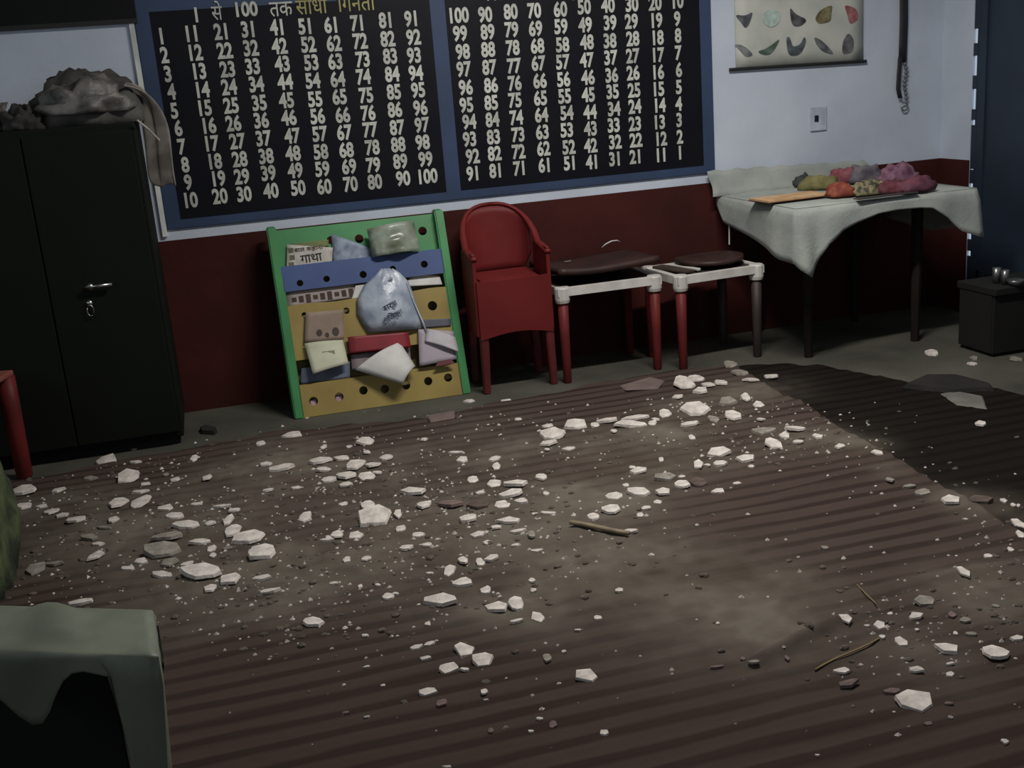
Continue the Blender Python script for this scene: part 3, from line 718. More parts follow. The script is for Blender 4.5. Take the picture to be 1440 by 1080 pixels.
# ------------------------------------------------------------------ left red table (mostly out of frame)
lt = empty('red_table', (-.91, 4.96, 0)); ly = 4.93
boxo('table_top', (-1.16, -.885, ly-.35, ly+.045, .452, .475), mat('table_top_terracotta', (150, 92, 78), .5, (130, 78, 66), 5), lt, .006)
for x in (-1.115, -.915):
    for y in (ly-.31, ly+.02):
        bm = bmesh.new(); lathe(bm, [(.028, 0), (.034, .01), (.038, .3), (.04, .452)], (x, y, 0), 12); link_mesh('leg', bm, REDLEG, lt, True)
adopt(lt); lt.rotation_euler = (0, 0, math.radians(-16)); tag(lt, 'terracotta topped low table with thick red leg beside the cabinet', 'table')
gs = heap('green_sack', (-.935, 3.86, 0), .13, .42, .40, mat('olive_sack', (84, 96, 60), .9, (44, 52, 34), 12, .5, 40), None, 31, fold=.28, fs=8, power=2.6)
tag(gs, 'crumpled olive green sack standing at the left edge in front of the red leg', 'sack')

# ------------------------------------------------------------------ near draped stool
SZ = .5; A = atz(206, 864, SZ); B = atz(0, 858, SZ); e1 = (B-A); e1.z = 0; e1.normalize(); e2 = Vector((.09, -1, 0)).normalized()
wS, dS = .62, .19
st = empty('draped_stool', tuple(A*1.0)); st.location.z = 0
def sp(a, b, z): p = A+e1*a+e2*b; return Vector((p.x, p.y, z))
bm = bmesh.new(); c4 = [sp(.02, .02, 0), sp(wS-.02, .02, 0), sp(wS-.02, dS-.02, 0), sp(.02, dS-.02, 0)]
a_ = [bm.verts.new((p.x, p.y, SZ-.03)) for p in c4]; b_ = [bm.verts.new((p.x, p.y, SZ-.006)) for p in c4]
bm.faces.new(a_[::-1]); bm.faces.new(b_)
for q in range(4): bm.faces.new((a_[q], a_[(q+1) % 4], b_[(q+1) % 4], b_[q]))
link_mesh('seat', bm, DARKW, st)
for a, b in ((.06, .06), (wS-.06, .06), (.06, dS-.06), (wS-.06, dS-.06)):
    bm = bmesh.new(); p = sp(a, b, 0); tube(bm, [(p.x, p.y, 0), (p.x, p.y, SZ-.03)], .02, 8); link_mesh('leg', bm, DARKW, st)
bm = bmesh.new(); c4 = [sp(.10, .03, 0), sp(wS-.05, .03, 0), sp(wS-.05, dS-.04, 0), sp(.10, dS-.04, 0)]
a_ = [bm.verts.new((p.x, p.y, .03)) for p in c4]; b_ = [bm.verts.new((p.x, p.y, SZ-.03)) for p in c4]
bm.faces.new(a_[::-1]); bm.faces.new(b_)
for q in range(4): bm.faces.new((a_[q], a_[(q+1) % 4], b_[(q+1) % 4], b_[q]))
link_mesh('shade_block', bm, mat('opening_shade_black', (20, 22, 18), .8), st)  # black block added inside the stool to stand in for shade under the sheet
adopt(st); tag(st, 'dark stool with added shade block hidden under the grey green sheet at lower left', 'stool')
PLS = mat('grey_green_sheet', (128, 133, 115), .5, (104, 110, 94), 4, .3, 14)
ss = empty('draped_sheet', tuple(A)); bm = bmesh.new(); n_ = 30; tg = []
for j in range(n_+1):
    row = []
    for i in range(n_+1):
        a = -.012+(wS+.024)*i/n_; b = -.012+(dS+.024)*j/n_
        e = min(i, n_-i, j, n_-j)/4
        zz = SZ+.002+(.03*max(0, noise.noise(Vector((a*7, b*9, 9)))+.1))*min(1, e)
        row.append(bm.verts.new(sp(a, b, zz)))
    tg.append(row)
for j in range(n_):
    for i in range(n_): bm.faces.new((tg[j][i], tg[j][i+1], tg[j+1][i+1], tg[j+1][i]))
# skirt around; low hem arcs at corners, high arch on the near side
perim = [(i, 0) for i in range(n_, 0, -1)]+[(0, j) for j in range(0, n_)]+[(i, n_) for i in range(0, n_+1)]
g = []
for k, (i, j) in enumerate(perim):
    tp = tg[j][i].co.copy(); cen = sp(wS/2, dS/2, tp.z); ow = (tp-cen); ow.z = 0; ow.normalize()
    if j == 0: drop = .12+.02*math.sin(k*.5)
    elif i == 0 and j < n_: drop = .3+.18*(j/n_)
    else: drop = .035+.44*max(0, 1-(max(0, i/n_-.10))/.10)**.8+.11*math.exp(-((i/n_-.46)/.11)**2)+.01*math.sin(k*.8)
    drop = min(drop, SZ-.02)
    col_ = [tg[j][i]]
    for q in range(1, 9):
        f = q/8; inw = .055*f*max(0, 1-i/6) if j > 0 else 0
        col_.append(bm.verts.new(tp+ow*(.006+.008*f+.012*math.sin(k*.6)*f)+e1*inw-Vector((0, 0, drop*f))))
    g.append(col_)
for k in range(len(g)-1):
    for q in range(8):
        f_ = (g[k][q], g[k+1][q], g[k+1][q+1], g[k][q+1])
        if len(set(f_)) == 4: bm.faces.new(f_)
o = link_mesh('sheet', bm, PLS, ss, True); s = o.modifiers.new('s', 'SOLIDIFY'); s.thickness = .003; s.offset = 1
adopt(ss); tag(ss, 'grey green plastic sheet draped over the stool at lower left', 'sheet')

# ------------------------------------------------------------------ floor mats
DUST = [((600, 650), .35, .5), ((720, 640), .35, .5), ((850, 620), .35, .5), ((930, 610), .3, .5), ((420, 640), .35, .4), ((60, 720), .35, .9), ((150, 760), .5, 1), ((300, 830), .4, .95), ((350, 660), .4, .8), ((480, 670), .4, .8), ((480, 800), .45, .9), ((300, 740), .4, .8), ((620, 740), .45, .9), ((760, 740), .4, .9), ((850, 700), .4, .7), ((1060, 550), .3, 1),
        ((980, 580), .3, .7), ((960, 650), .35, .7), ((1140, 620), .28, .9), ((1220, 630), .15, .8), ((1000, 840), .5, .8), ((820, 800), .45, .9), ((1390, 830), .3, .8), ((1300, 930), .22, .6), ((1400, 720), .2, .9), ((1120, 900), .3, .5), ((680, 600), .3, .4), ((700, 860), .3, .5), ((1340, 700), .12, .9), ((1250, 665), .12, .5)]
DC = [(atz(*p), r, a) for p, r, a in DUST]
def dustv(x, y):
    s = 0
    for c, r, a in DC:
        d2 = ((x-c.x)**2+(y-c.y)**2)/(r*r)
        if d2 < 4: s += a*math.exp(-d2*2.2)
    s *= 1+.7*noise.noise(Vector((x*5, y*5, 0)))+.4*noise.noise(Vector((x*17, y*17, 2)))
    return max(0, min(1, s))
PER = .085
def ridge_line(x, y, a, b, wdt):
    d = b-a; t = max(0, min(1, ((x-a.x)*d.x+(y-a.y)*d.y)/(d.x**2+d.y**2))); q = a+d*t
    return math.exp(-((x-q.x)**2+(y-q.y)**2)/(wdt*wdt))*math.sin(math.pi*min(1, .15+t*.7))
CR = [(atz(1060, 938), atz(1188, 876), .022, .03), (atz(1020, 640), atz(940, 700), .02, .012), (atz(960, 770), atz(1030, 760), .03, .012), (atz(400, 720), atz(470, 700), .03, .018), (atz(470, 690), atz(560, 678), .025, .015), (atz(1100, 700), atz(1290, 650), .03, .012), (atz(480, 800), atz(520, 815), .02, .014), (atz(1250, 830), atz(1440, 800), .03, .012)]
def mat_h(x, y):
    d = dustv(x, y)
    h = .006+.0035*(1+math.sin(2*math.pi*(y+.012*noise.noise(Vector((x*1.4, y*1.0, 5))))/PER))*(1-.65*d)+.007*d+.007*d*noise.noise(Vector((x*16, y*16, 1)))+.004*d*noise.noise(Vector((x*34, y*34, 3)))
    h += .010*max(0, noise.noise(Vector((x*1.7, y*3.2, 8))))
    for a, b, wdt, hh in CR: h += hh*ridge_line(x, y, a, b, wdt)
    return h
def matM(nm, ca, cb, cw, dk):
    m = bpy.data.materials.new(nm); m.use_nodes = True; nt = m.node_tree; L = nt.links; b = nt.nodes['Principled BSDF']; b.inputs['Roughness'].default_value = .95; b.inputs['Specular IOR Level'].default_value = .08
    tc = nt.nodes.new('ShaderNodeTexCoord'); sep = nt.nodes.new('ShaderNodeSeparateXYZ'); L.new(tc.outputs['Object'], sep.inputs[0])
    mp = nt.nodes.new('ShaderNodeMapping'); mp.inputs['Scale'].default_value = (1.2, 9, 1); L.new(tc.outputs['Object'], mp.inputs[0])
    nz = nt.nodes.new('ShaderNodeTexNoise'); nz.inputs['Scale'].default_value = 1.5; nz.inputs['Detail'].default_value = 6; L.new(mp.outputs[0], nz.inputs['Vector'])
    def math_(op, a, b_=None, c=None):
        n = nt.nodes.new('ShaderNodeMath'); n.operation = op
        for i, v in enumerate((a, b_, c)):
            if v is None: continue
            if isinstance(v, (int, float)): n.inputs[i].default_value = v
            else: L.new(v, n.inputs[i])
        return n.outputs[0]
    yy = math_('ADD', sep.outputs[1], math_('MULTIPLY', nz.outputs[0], .05))
    s = math_('SINE', math_('MULTIPLY', yy, 2*math.pi/PER))
    s01 = math_('MULTIPLY_ADD', s, .5, .5)
    cr = nt.nodes.new('ShaderNodeValToRGB'); L.new(s01, cr.inputs[0])
    cr.color_ramp.elements[0].color = (*lin(ca), 1); cr.color_ramp.elements[0].position = .3
    cr.color_ramp.elements[1].color = (*lin(cb), 1); cr.color_ramp.elements[1].position = .8
    # broad wear
    n2 = nt.nodes.new('ShaderNodeTexNoise'); n2.inputs['Scale'].default_value = 1.3; n2.inputs['Detail'].default_value = 5; L.new(tc.outputs['Object'], n2.inputs['Vector'])
    mx0 = nt.nodes.new('ShaderNodeMix'); mx0.data_type = 'RGBA'; L.new(math_('MULTIPLY', n2.outputs[0], .7), mx0.inputs[0]); L.new(cr.outputs[0], mx0.inputs[6]); mx0.inputs[7].default_value = (*lin(cw), 1)
    # dust
    at = nt.nodes.new('ShaderNodeAttribute'); at.attribute_name = 'dust'
    n3 = nt.nodes.new('ShaderNodeTexNoise'); n3.inputs['Scale'].default_value = 14; n3.inputs['Detail'].default_value = 9; L.new(tc.outputs['Object'], n3.inputs['Vector'])
    dm = math_('MULTIPLY', math_('MULTIPLY', at.outputs['Fac'], dk), math_('MULTIPLY_ADD', n3.outputs[0], .9, .45)); 
    cl_ = nt.nodes.new('ShaderNodeClamp'); L.new(dm, cl_.inputs[0])
    cd = nt.nodes.new('ShaderNodeValToRGB'); n4 = nt.nodes.new('ShaderNodeTexNoise'); n4.inputs['Scale'].default_value = 3; n4.inputs['Detail'].default_value = 7; L.new(tc.outputs['Object'], n4.inputs['Vector']); L.new(n4.outputs[0], cd.inputs[0])
    cd.color_ramp.elements[0].color = (*lin((84, 76, 66)), 1); cd.color_ramp.elements[0].position = .3
    cd.color_ramp.elements[1].color = (*lin((116, 109, 98)), 1); cd.color_ramp.elements[1].position = .7
    mx = nt.nodes.new('ShaderNodeMix'); mx.data_type = 'RGBA'; L.new(cl_.outputs[0], mx.inputs[0]); L.new(mx0.outputs[2], mx.inputs[6]); L.new(cd.outputs[0], mx.inputs[7])
    L.new(mx.outputs[2], b.inputs['Base Color'])
    bp = nt.nodes.new('ShaderNodeBump'); bp.inputs['Strength'].default_value = .5; bp.inputs['Distance'].default_value = .008; L.new(n3.outputs[0], bp.inputs['Height']); L.new(bp.outputs[0], b.inputs['Normal'])
    return m
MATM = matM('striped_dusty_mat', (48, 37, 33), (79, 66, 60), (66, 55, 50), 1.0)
MATB = matM('striped_mat_shade_tint', (19, 16, 13), (34, 28, 24), (26, 22, 18), .55)  # less dusty right mat with the shade of that side put into its browns
def interp(tab, x):
    if x <= tab[0][0]: return tab[0][1]
    for (a, b), (c, d) in zip(tab[:-1], tab[1:]):
        if x <= c: return b+(d-b)*(x-a)/(c-a)
    return tab[-1][1]
def mat_mesh(name, x0, xrf, yb, ytf, nx, ny, label, lift=0, M_=None):
    vs_, fs, dv = [], [], []
    for j in range(ny+1):
        v = j/ny
        for i in range(nx+1):
            u = i/nx
            x = x0; 
            ya = yb+v*(ytf(x0+u*1.0*(xrf(4)-x0))-yb); xr = xrf(ya)
            xl = x0(ya) if callable(x0) else x0
            x = xl+u*(xr-xl); y = yb+v*(ytf(x)-yb)
            h = mat_h(x, y)+lift
            e = min((1-v)*ny/5, u*nx/3 if callable(x0) else 9, (1-u)*nx/3)
            if e < 1: h += .012*(1-e)*max(0, noise.noise(Vector((x*5, y*5, 4)))+.15)
            vs_.append((x, y, h)); dv.append(dustv(x, y))
    W = nx+1
    for j in range(ny):
        for i in range(nx): fs.append((j*W+i, j*W+i+1, (j+1)*W+i+1, (j+1)*W+i))
    # skirt
    rim = [i for i in range(W)]+[j*W+nx for j in range(1, ny+1)]+[ny*W+i for i in range(nx-1, -1, -1)]+[j*W for j in range(ny-1, 0, -1)]
    base = len(vs_)
    for k in rim: vs_.append((vs_[k][0], vs_[k][1], .0005)); dv.append(dv[k])
    n = len(rim)
    for k in range(n): fs.append((rim[k], rim[(k+1) % n], base+(k+1) % n, base+k))
    me = bpy.data.meshes.new(name); me.from_pydata(vs_, [], fs)
    at = me.attributes.new('dust', 'FLOAT', 'POINT'); at.data.foreach_set('value', dv)
    o = link_mesh(name, me, M_ or MATM, None, True); tag(o, label, 'mat'); return o
def nzl(x, a, f, s): return a*noise.noise(Vector((x*f, s, 0)))+a*.5*noise.noise(Vector((x*f*3, s, 7)))
topA = [(-1.2, 4.85), (-.5, 4.95), (-.12, 5.0), (.27, 5.03), (.84, 4.86), (1.14, 4.95), (1.59, 5.0), (1.99, 5.06), (2.45, 5.02)]
def xrA(y): return interp([(1.0, 2.3), (2.65, 2.31), (3.53, 2.37), (4.95, 2.46), (5.2, 2.46)], y)+nzl(y, .03, 3, 2)
class X0A(float): pass
oA = mat_mesh('floor_mat', -1.75, xrA, .6, lambda x: interp(topA, x)+nzl(x, .035, 4, 1), 240, 340, 'large brown ribbed mat covered in dust and plaster in the foreground')
topB = [(2.3, 5.0), (2.6, 4.92), (2.83, 4.8), (2.93, 4.5), (3.05, 4.25), (3.27, 4.08), (3.33, 3.75), (3.5, 3.5), (3.75, 3.3)]
oB = mat_mesh('floor_mat', 2.26, lambda y: 3.6+nzl(y, .02, 3, 6), 1.6, lambda x: interp(topB, x)+nzl(x, .05, 5, 3), 90, 220, 'less dusty brown ribbed mat, tinted with shade, at the right with a ragged edge by the door', lift=-.004, M_=MATB)

def surf(x, y):
    zA = mat_h(x, y) if y < interp(topA, x) and x < xrA(y) else 0
    if x > 2.27 and x < 3.6 and y < interp(topB, x): zA = max(zA, mat_h(x, y)-.004)
    return zA

# small rough patches on the floor near the mat edge
def patch(pts, h, material, name, label, cat):
    ps = [atz(*p) for p in pts]; bm = bmesh.new(); c = sum(ps, Vector())/len(ps)
    z = max(surf(p.x, p.y) for p in ps+[c])+.001
    a = [bm.verts.new((p.x, p.y, z-.0005)) for p in ps]; b = [bm.verts.new((c.x+(p.x-c.x)*.9, c.y+(p.y-c.y)*.9, z+h*(.7+.5*R.random()))) for p in ps]
    n = len(ps)
    for q in range(n): bm.faces.new((a[q], a[(q+1) % n], b[(q+1) % n], b[q]))
    cc = bm.verts.new((c.x, c.y, z+h))
    for q in range(n): bm.faces.new((b[q], b[(q+1) % n], cc))
    bm.faces.new(a[::-1]); o = link_mesh(name, bm, material, None); tag(o, label, cat); return o
DKR = mat('dark_rag', (38, 34, 30), .95, (26, 24, 22), 10)
patch([(1268, 548), (1300, 533), (1345, 532), (1395, 545), (1398, 552), (1340, 556)], .02, DKR, 'dark_rag', 'dark flattened rag on the cement beside the right mat', 'cloth')
patch([(1322, 556), (1345, 553), (1382, 560), (1388, 578), (1345, 572)], .006, mat('grey_cement_flake', (118, 116, 108), .9), 'cement_flake', 'thin grey flake in front of the dark rag', 'rubble')
patch([(281, 606), (290, 602), (306, 608), (302, 612), (284, 611)], .022, DKR, 'dark_lump', 'small dark lump on the floor between cabinet and rack', 'rubble')
patch([(872, 548), (915, 536), (935, 541), (925, 552), (880, 554)], .008, mat('pinkish_flake', (122, 104, 98), .9), 'mat_scrap', 'pinkish torn scrap at the mat edge before the low tables', 'scrap')
patch([(600, 592), (640, 584), (640, 594), (606, 600)], .008, mat('pinkish_flake', (122, 104, 98), .9), 'mat_scrap', 'pale pink scrap at the foot of the rack', 'scrap')
# stick and straw
def stick(p, q, r, material, name, label, cat):
    a, b = atz(*p), atz(*q); pts = []
    for i in range(7):
        t = i/6; x = a.x+(b.x-a.x)*t; y = a.y+(b.y-a.y)*t; pts.append((x, y, 0))
    z = max(surf(x, y) for x, y, _ in pts)+r*.8
    bm = bmesh.new(); tube(bm, [(x, y+.004*math.sin(i), z) for i, (x, y, _) in enumerate(pts)], r, 7, flat=.7); tag(link_mesh(name, bm, material, None, True), label, cat)
stick((803, 746), (885, 762), .011, mat('pale_wood', (150, 136, 108), .8, (120, 106, 84), 20), 'wooden_stick', 'pale flat wooden stick lying in the middle of the mat', 'stick')
stick((1146, 950), (1238, 904), .003, mat('straw', (138, 116, 76), .8), 'straw', 'long thin straw near the lower right corner rubble', 'straw')
stick((1205, 830), (1232, 858), .002, mat('straw', (138, 116, 76), .8), 'straw', 'short thin straw above the long one near the round chips', 'straw')

# ------------------------------------------------------------------ plaster chips
VA = (0, 500, 3, [(100,580,95,28),(105,640,65,24),(245,570,55,24),(218,666,50,26),(265,678,50,20),(180,640,45,20),(325,700,70,26),(450,440,70,30),(575,450,50,14),(820,440,26,22),(1236,340,75,26),(1100,382,40,14),(545,520,75,40),(615,542,40,16),(740,528,40,20),(875,518,40,32),(500,625,70,45),(590,625,65,45),(700,645,70,30),(595,575,70,20),(740,685,75,24),(795,725,110,30),(890,720,40,16),(965,712,40,30),(935,640,70,18),(990,655,50,24),(1130,570,50,16),(1250,562,40,14),(1190,485,100,18),(1120,468,50,16),(1290,692,50,30),(980,750,60,40),(1045,778,120,50),(1105,845,120,55),(845,797,80,22),(710,770,130,40,1),(690,838,150,50,1),(415,800,50,20),(405,852,50,45),(600,880,50,22),(715,885,70,35,1),(790,885,45,30),(685,932,90,20),(540,905,60,20),(850,930,150,55),(970,952,90,45),(890,985,55,40),(150,905,80,45,1),(235,885,80,20,1),(345,1042,95,22),(380,780,90,20,1),(440,735,50,16,1),(480,700,40,22),(1140,998,80,26),(1110,945,90,20),(895,822,36,24),(900,850,26,16),(830,628,45,14),(1385,775,30,18),(960,820,40,16,1),(560,385,30,16,1),(700,500,24,12,1),(380,520,60,14,1)])
VB = (400, 560, 3, [(345,188,70,26),(150,272,90,28),(245,258,60,18),(300,290,80,40),(372,288,60,26),(165,312,70,16),(262,335,80,36),(345,343,75,34),(390,315,40,16),(190,350,60,20),(260,378,60,16),(45,382,40,14),(430,258,50,18),(350,232,30,16),(250,447,40,20),(92,512,50,26),(350,455,60,50),(385,512,140,76),(225,580,50,80),(300,582,70,34),(480,497,36,40),(545,402,120,30),(590,455,60,44),(700,455,110,34,2),(820,460,105,34,3),(915,458,70,36),(955,415,95,34),(1000,444,60,20),(975,368,105,38),(885,362,66,34),(795,347,44,26),(750,268,50,26),(725,238,60,12),(895,292,36,22),(885,262,50,16),(1085,335,50,34),(1105,410,28,16),(825,403,40,14),(775,515,70,34),(565,580,50,26),(490,557,40,22),(515,640,65,26),(600,628,50,20),(820,585,70,24),(895,553,50,26),(945,528,90,26),(985,567,70,20),(1045,590,34,40,1),(975,628,40,18),(855,620,40,20),(1065,650,50,18),(1055,490,30,14),(1110,493,70,18),(755,695,44,34),(825,697,40,32),(877,685,66,26),(697,735,50,40),(750,785,90,42),(850,815,44,34),(655,865,135,48),(893,885,105,55),(980,883,62,50),(1070,935,58,46),(980,948,70,22),(1045,780,30,22),(1052,818,28,16),(345,685,40,22),(265,700,36,24),(120,960,90,40),(180,600,60,14),(615,740,34,14),(440,850,46,26),(470,830,30,14),(210,790,40,14),(320,795,22,22),(395,790,24,14),(1320,928,36,24),(1240,988,34,14),(590,175,30,22),(1128,162,105,34),(1115,197,75,28),(1110,118,50,16),(1200,214,55,18),(1108,220,24,14),(935,12,60,18),(780,5,50,14),(985,90,28,10),(165,210,24,14),(275,205,26,14)])
VC = (720, 500, 3, [(270,298,95,34),(350,295,40,18),(405,278,90,22),(520,265,115,22),(500,298,140,22),(430,325,28,16),(592,290,40,22),(645,250,56,32),(605,272,40,14),(770,230,120,48),(745,297,80,14),(700,180,50,18),(725,130,80,38),(775,103,70,26),(828,132,54,20),(882,122,60,20),(795,157,80,24),(905,200,90,24,1),(850,270,50,36,1),(930,260,70,38),(985,185,36,22),(1040,213,46,22),(1050,275,46,16),(1095,90,60,18),(920,45,60,18,1),(960,75,70,30,1),(1010,108,70,14),(1065,320,110,36,1),(1195,316,85,24),(1105,380,66,38),(1150,348,50,22),(1205,372,46,18),(1290,345,40,20),(1383,388,46,16),(760,350,28,20),(865,422,110,36),(985,445,84,24),(880,468,60,22),(785,487,44,28),(825,478,30,12),(1010,477,30,12),(535,493,66,26),(508,474,28,14),(645,520,90,32,1),(717,515,32,14),(480,548,36,18),(435,600,80,26),(535,588,95,30),(640,587,64,26),(720,552,66,34),(615,625,34,18),(870,573,60,26),(948,542,40,14),(415,662,74,38),(345,685,50,34),(565,650,46,16),(540,685,34,18),(495,752,70,14),(455,1003,36,22),(630,445,24,14),(790,540,80,50,3)])
VD = (400, 780, 3, [(612,383,40,22),(558,402,56,20),(597,443,54,16),(762,412,92,68),(838,455,98,62),(690,487,80,44),(762,495,50,22),(602,578,76,40),(662,624,56,34,2),(842,578,30,30),(850,612,22,12),(1268,522,98,58),(1110,440,36,36,1),(1350,750,40,36),(1075,692,34,18),(1040,752,28,18),(415,550,22,14),(345,472,30,12),(322,458,14,12),(685,890,40,18),(350,683,28,12),(340,343,28,16),(870,742,24,24,2),(1132,725,36,34,2),(1180,415,22,14),(260,672,36,14,2),(605,292,26,20)])
VE = (960, 740, 3, [(688,408,50,44),(828,418,48,34),(920,492,54,40),(1115,518,125,60),(1325,540,112,62),(1410,476,66,28),(1025,322,90,44,1),(985,382,66,26),(975,748,150,92),(672,610,66,32),(700,672,100,22,2),(985,614,76,22),(1128,628,40,24),(1128,585,36,14),(1185,215,50,50),(1288,125,36,22),(1382,95,32,20),(1190,402,50,22,1),(1215,462,50,18,1),(1150,452,20,18),(875,375,30,16),(842,472,28,22),(778,420,26,12),(988,440,22,16),(1120,755,40,18,2),(1130,805,26,18,1),(1038,832,44,22,2),(1358,916,34,26),(568,973,22,16),(148,410,20,16),(600,90,36,16,1),(755,280,14,12),(300,590,50,20,1),(255,568,24,22,2),(145,600,60,14,2),(1320,340,36,18,1),(440,562,22,36,2),(1135,380,34,34,2),(885,705,80,16,2)])
VF = (1000, 480, 3.2727, [(765,515,54,28),(820,648,44,28,1),(910,677,70,18,1),(975,702,70,26,1),(1105,743,90,38),(1240,375,60,18),(1345,742,32,18),(1390,758,24,14),(1414,755,20,14),(1170,818,28,14),(1015,48,60,22),(1200,95,50,16),(1400,75,70,20,1),(1210,70,40,14,1),(1415,835,60,70),(1240,740,130,44,3),(1420,890,40,30)])
PLM = [mat('plaster_white', (226, 216, 206), .85, (188, 179, 170), 30, .3, 90), mat('plaster_grey', (158, 150, 138), .9, (122, 116, 106), 30, .4, 90),
       mat('plaster_pinkish', (128, 108, 102), .9, (100, 84, 80), 30, .3, 90), mat('plaster_brown', (98, 82, 74), .9, (76, 62, 58), 30, .4, 80)]
SPECIAL = {  # by pixel position -> own label
 (618, 848): 'long oval white plaster chip, lone, above the broken pair in the near middle', (698, 855): 'white chip with a cracked centre, left of a touching smaller one',
 (727, 854): 'roundish chip touching the right side of the cracked chip', (757, 871): 'white triangular chip below and right of the touching pair',
 (654, 917): 'upper white half of the broken slab at the near middle', (679, 932): 'blue tinged right half of the broken slab at the near middle', (630, 942): 'ragged flat chip at the lower left of the broken slab', (654, 945): 'small sliver under the broken slab',
 (601, 973): 'oval white chip standing alone below left of the broken slab', (823, 954): 'egg shaped white chip alone right of the broken slab', (1285, 989): 'large four sided white plaster chip nearest the lower right corner',
 (1332, 913): 'white trapezoid chip left of the triangular one, lower right', (1402, 920): 'white triangular chip near the right edge, lower right', (1189, 876): 'round chip at the end of the dark mat crease', (1236, 879): 'small round chip right of the crease end chip', (1267, 904): 'small roundish chip between the crease and the trapezoid chip',
 (1368, 707): 'bright block chip at the join of the two mats, right', (1184, 943): 'small angular chip on the long straw', (528, 731): 'largest angular white plaster flake left of centre', (517, 712): 'upright chip leaning on the largest angular flake',
 (475, 753): 'narrow curved chip left of and below the largest flake', (582, 694): 'long thin tilted flake above the centre rubble', (633, 712): 'pinkish brick-like lump in the centre rubble', (673, 713): 'dark brown brick lump beside the pinkish one',
 (368, 782): 'white diamond shaped flake left of centre in the left rubble', (348, 759): 'long slanting white flake above the diamond shaped flake', (283, 810): 'broad beige flake among the lower left rubble', (323, 817): 'rounded white chip right of the broad beige flake',
 (230, 779): 'broad grey beige flake among the left rubble', (412, 613): 'oblong white chip in front of the rack left foot', (33, 693): 'long white chip at the foot of the red table leg', (776, 614): 'bright white chip, upper of a pair before the low tables', (772, 626): 'lower chip of the bright pair before the low tables',
 (810, 599): 'oval white chip right of the bright pair', (977, 577): 'hollow looking ring shaped flake below the smaller low table', (1008, 641): 'long flat flake right of centre', (1088, 627): 'white four sided chip at the tip of the right rubble trail', (1118, 605): 'elongated chip above the four sided one in the right trail',
 (858, 721): 'rounded chip, right of two behind the wooden stick', (835, 728): 'small round chip, left of two behind the wooden stick', (135, 784): 'upright white chip alone in the left rubble', (983, 680): 'brown flat lump beside the rounded chips right of centre', (440, 880): 'ragged white chip at the lower end of the left rubble', (50, 802): 'grey lump near the left edge by the green sack'}
ZONES = [((0, 600, 330, 700), 'small plaster chip strewn in front of the cabinet', 'chips before the cabinet'),
 ((330, 560, 600, 700), 'plaster chip of the cluster in front of the book rack', 'chips before the rack'),
 ((0, 700, 250, 900), 'plaster chip at the far left by the green sack and sheet', 'chips at far left'),
 ((250, 700, 470, 900), 'plaster chip in the left rubble field around the diamond shaped flake', 'chips in the left rubble'),
 ((470, 640, 800, 790), 'plaster chip in the centre rubble around the pinkish lump', 'chips in the centre rubble'),
 ((600, 540, 905, 660), 'plaster chip in the thin trail in front of the low tables', 'chips before the low tables'),
 ((905, 500, 1110, 620), 'plaster chip in the pile in front of the smaller low table', 'chips in the pile under the small table'),
 ((800, 620, 1100, 770), 'plaster chip right of centre behind the wooden stick', 'chips behind the stick'),
 ((1080, 560, 1330, 720), 'plaster chip in the dusty trail along the mat join', 'chips along the mat join'),
 ((1270, 460, 1440, 640), 'plaster chip on the bare cement near the bench', 'chips near the bench'),
 ((1300, 640, 1440, 830), 'plaster chip at the right edge of the mats', 'chips at the right edge'),
 ((1180, 820, 1440, 960), 'small plaster chip around the trapezoid chip, lower right', 'chips in the lower right'),
 ((470, 770, 800, 900), 'plaster chip between centre rubble and the long oval chip', 'chips in the near centre'),
 ((0, 860, 560, 1080), 'tiny plaster chip on the clean ribs at lower left', 'chips at lower left'),
 ((560, 860, 900, 1080), 'tiny plaster chip on the ribs around the broken slab', 'chips around the broken slab'),
 ((0, 0, 1440, 1080), 'stray small plaster chip on the dusty lower right half of the mat', 'stray chips on the mat')]
placed = []
def shard(cx_, cy_, wd, dp, th, mi, seed):
    rr = random.Random(seed); n = rr.randint(5, 8); bm = bmesh.new(); bot, top_ = [], []
    rz = rr.uniform(-.25, .25); tx, ty = rr.uniform(-.10, .10), rr.uniform(-.12, .22)
    ph = rr.uniform(0, 6.28)
    for k in range(n):
        a = ph+2*math.pi*(k+rr.uniform(-.25, .25))/n; q = rr.uniform(.82, 1.15)
        x, y = math.cos(a)*wd/2*q, math.sin(a)*dp/2*q
        zz = tx*x+ty*y
        bot.append(bm.verts.new((x, y, zz))); top_.append(bm.verts.new((x*.93, y*.93, zz+th*rr.uniform(.8, 1.15))))
    for k in range(n): bm.faces.new((bot[k], bot[(k+1) % n], top_[(k+1) % n], top_[k]))
    c = bm.verts.new((rr.uniform(-.1, .1)*wd, rr.uniform(-.1, .1)*dp, th*1.15))
    for k in range(n): bm.faces.new((top_[k], top_[(k+1) % n], c))
    bm.faces.new(bot[::-1]); mn = min(v.co.z for v in bm.verts)
    for v in bm.verts: v.co.z -= mn
    o = link_mesh('plaster_chip', bm, PLM[mi], None); return o, rz
cnt = 0; used_special = set()
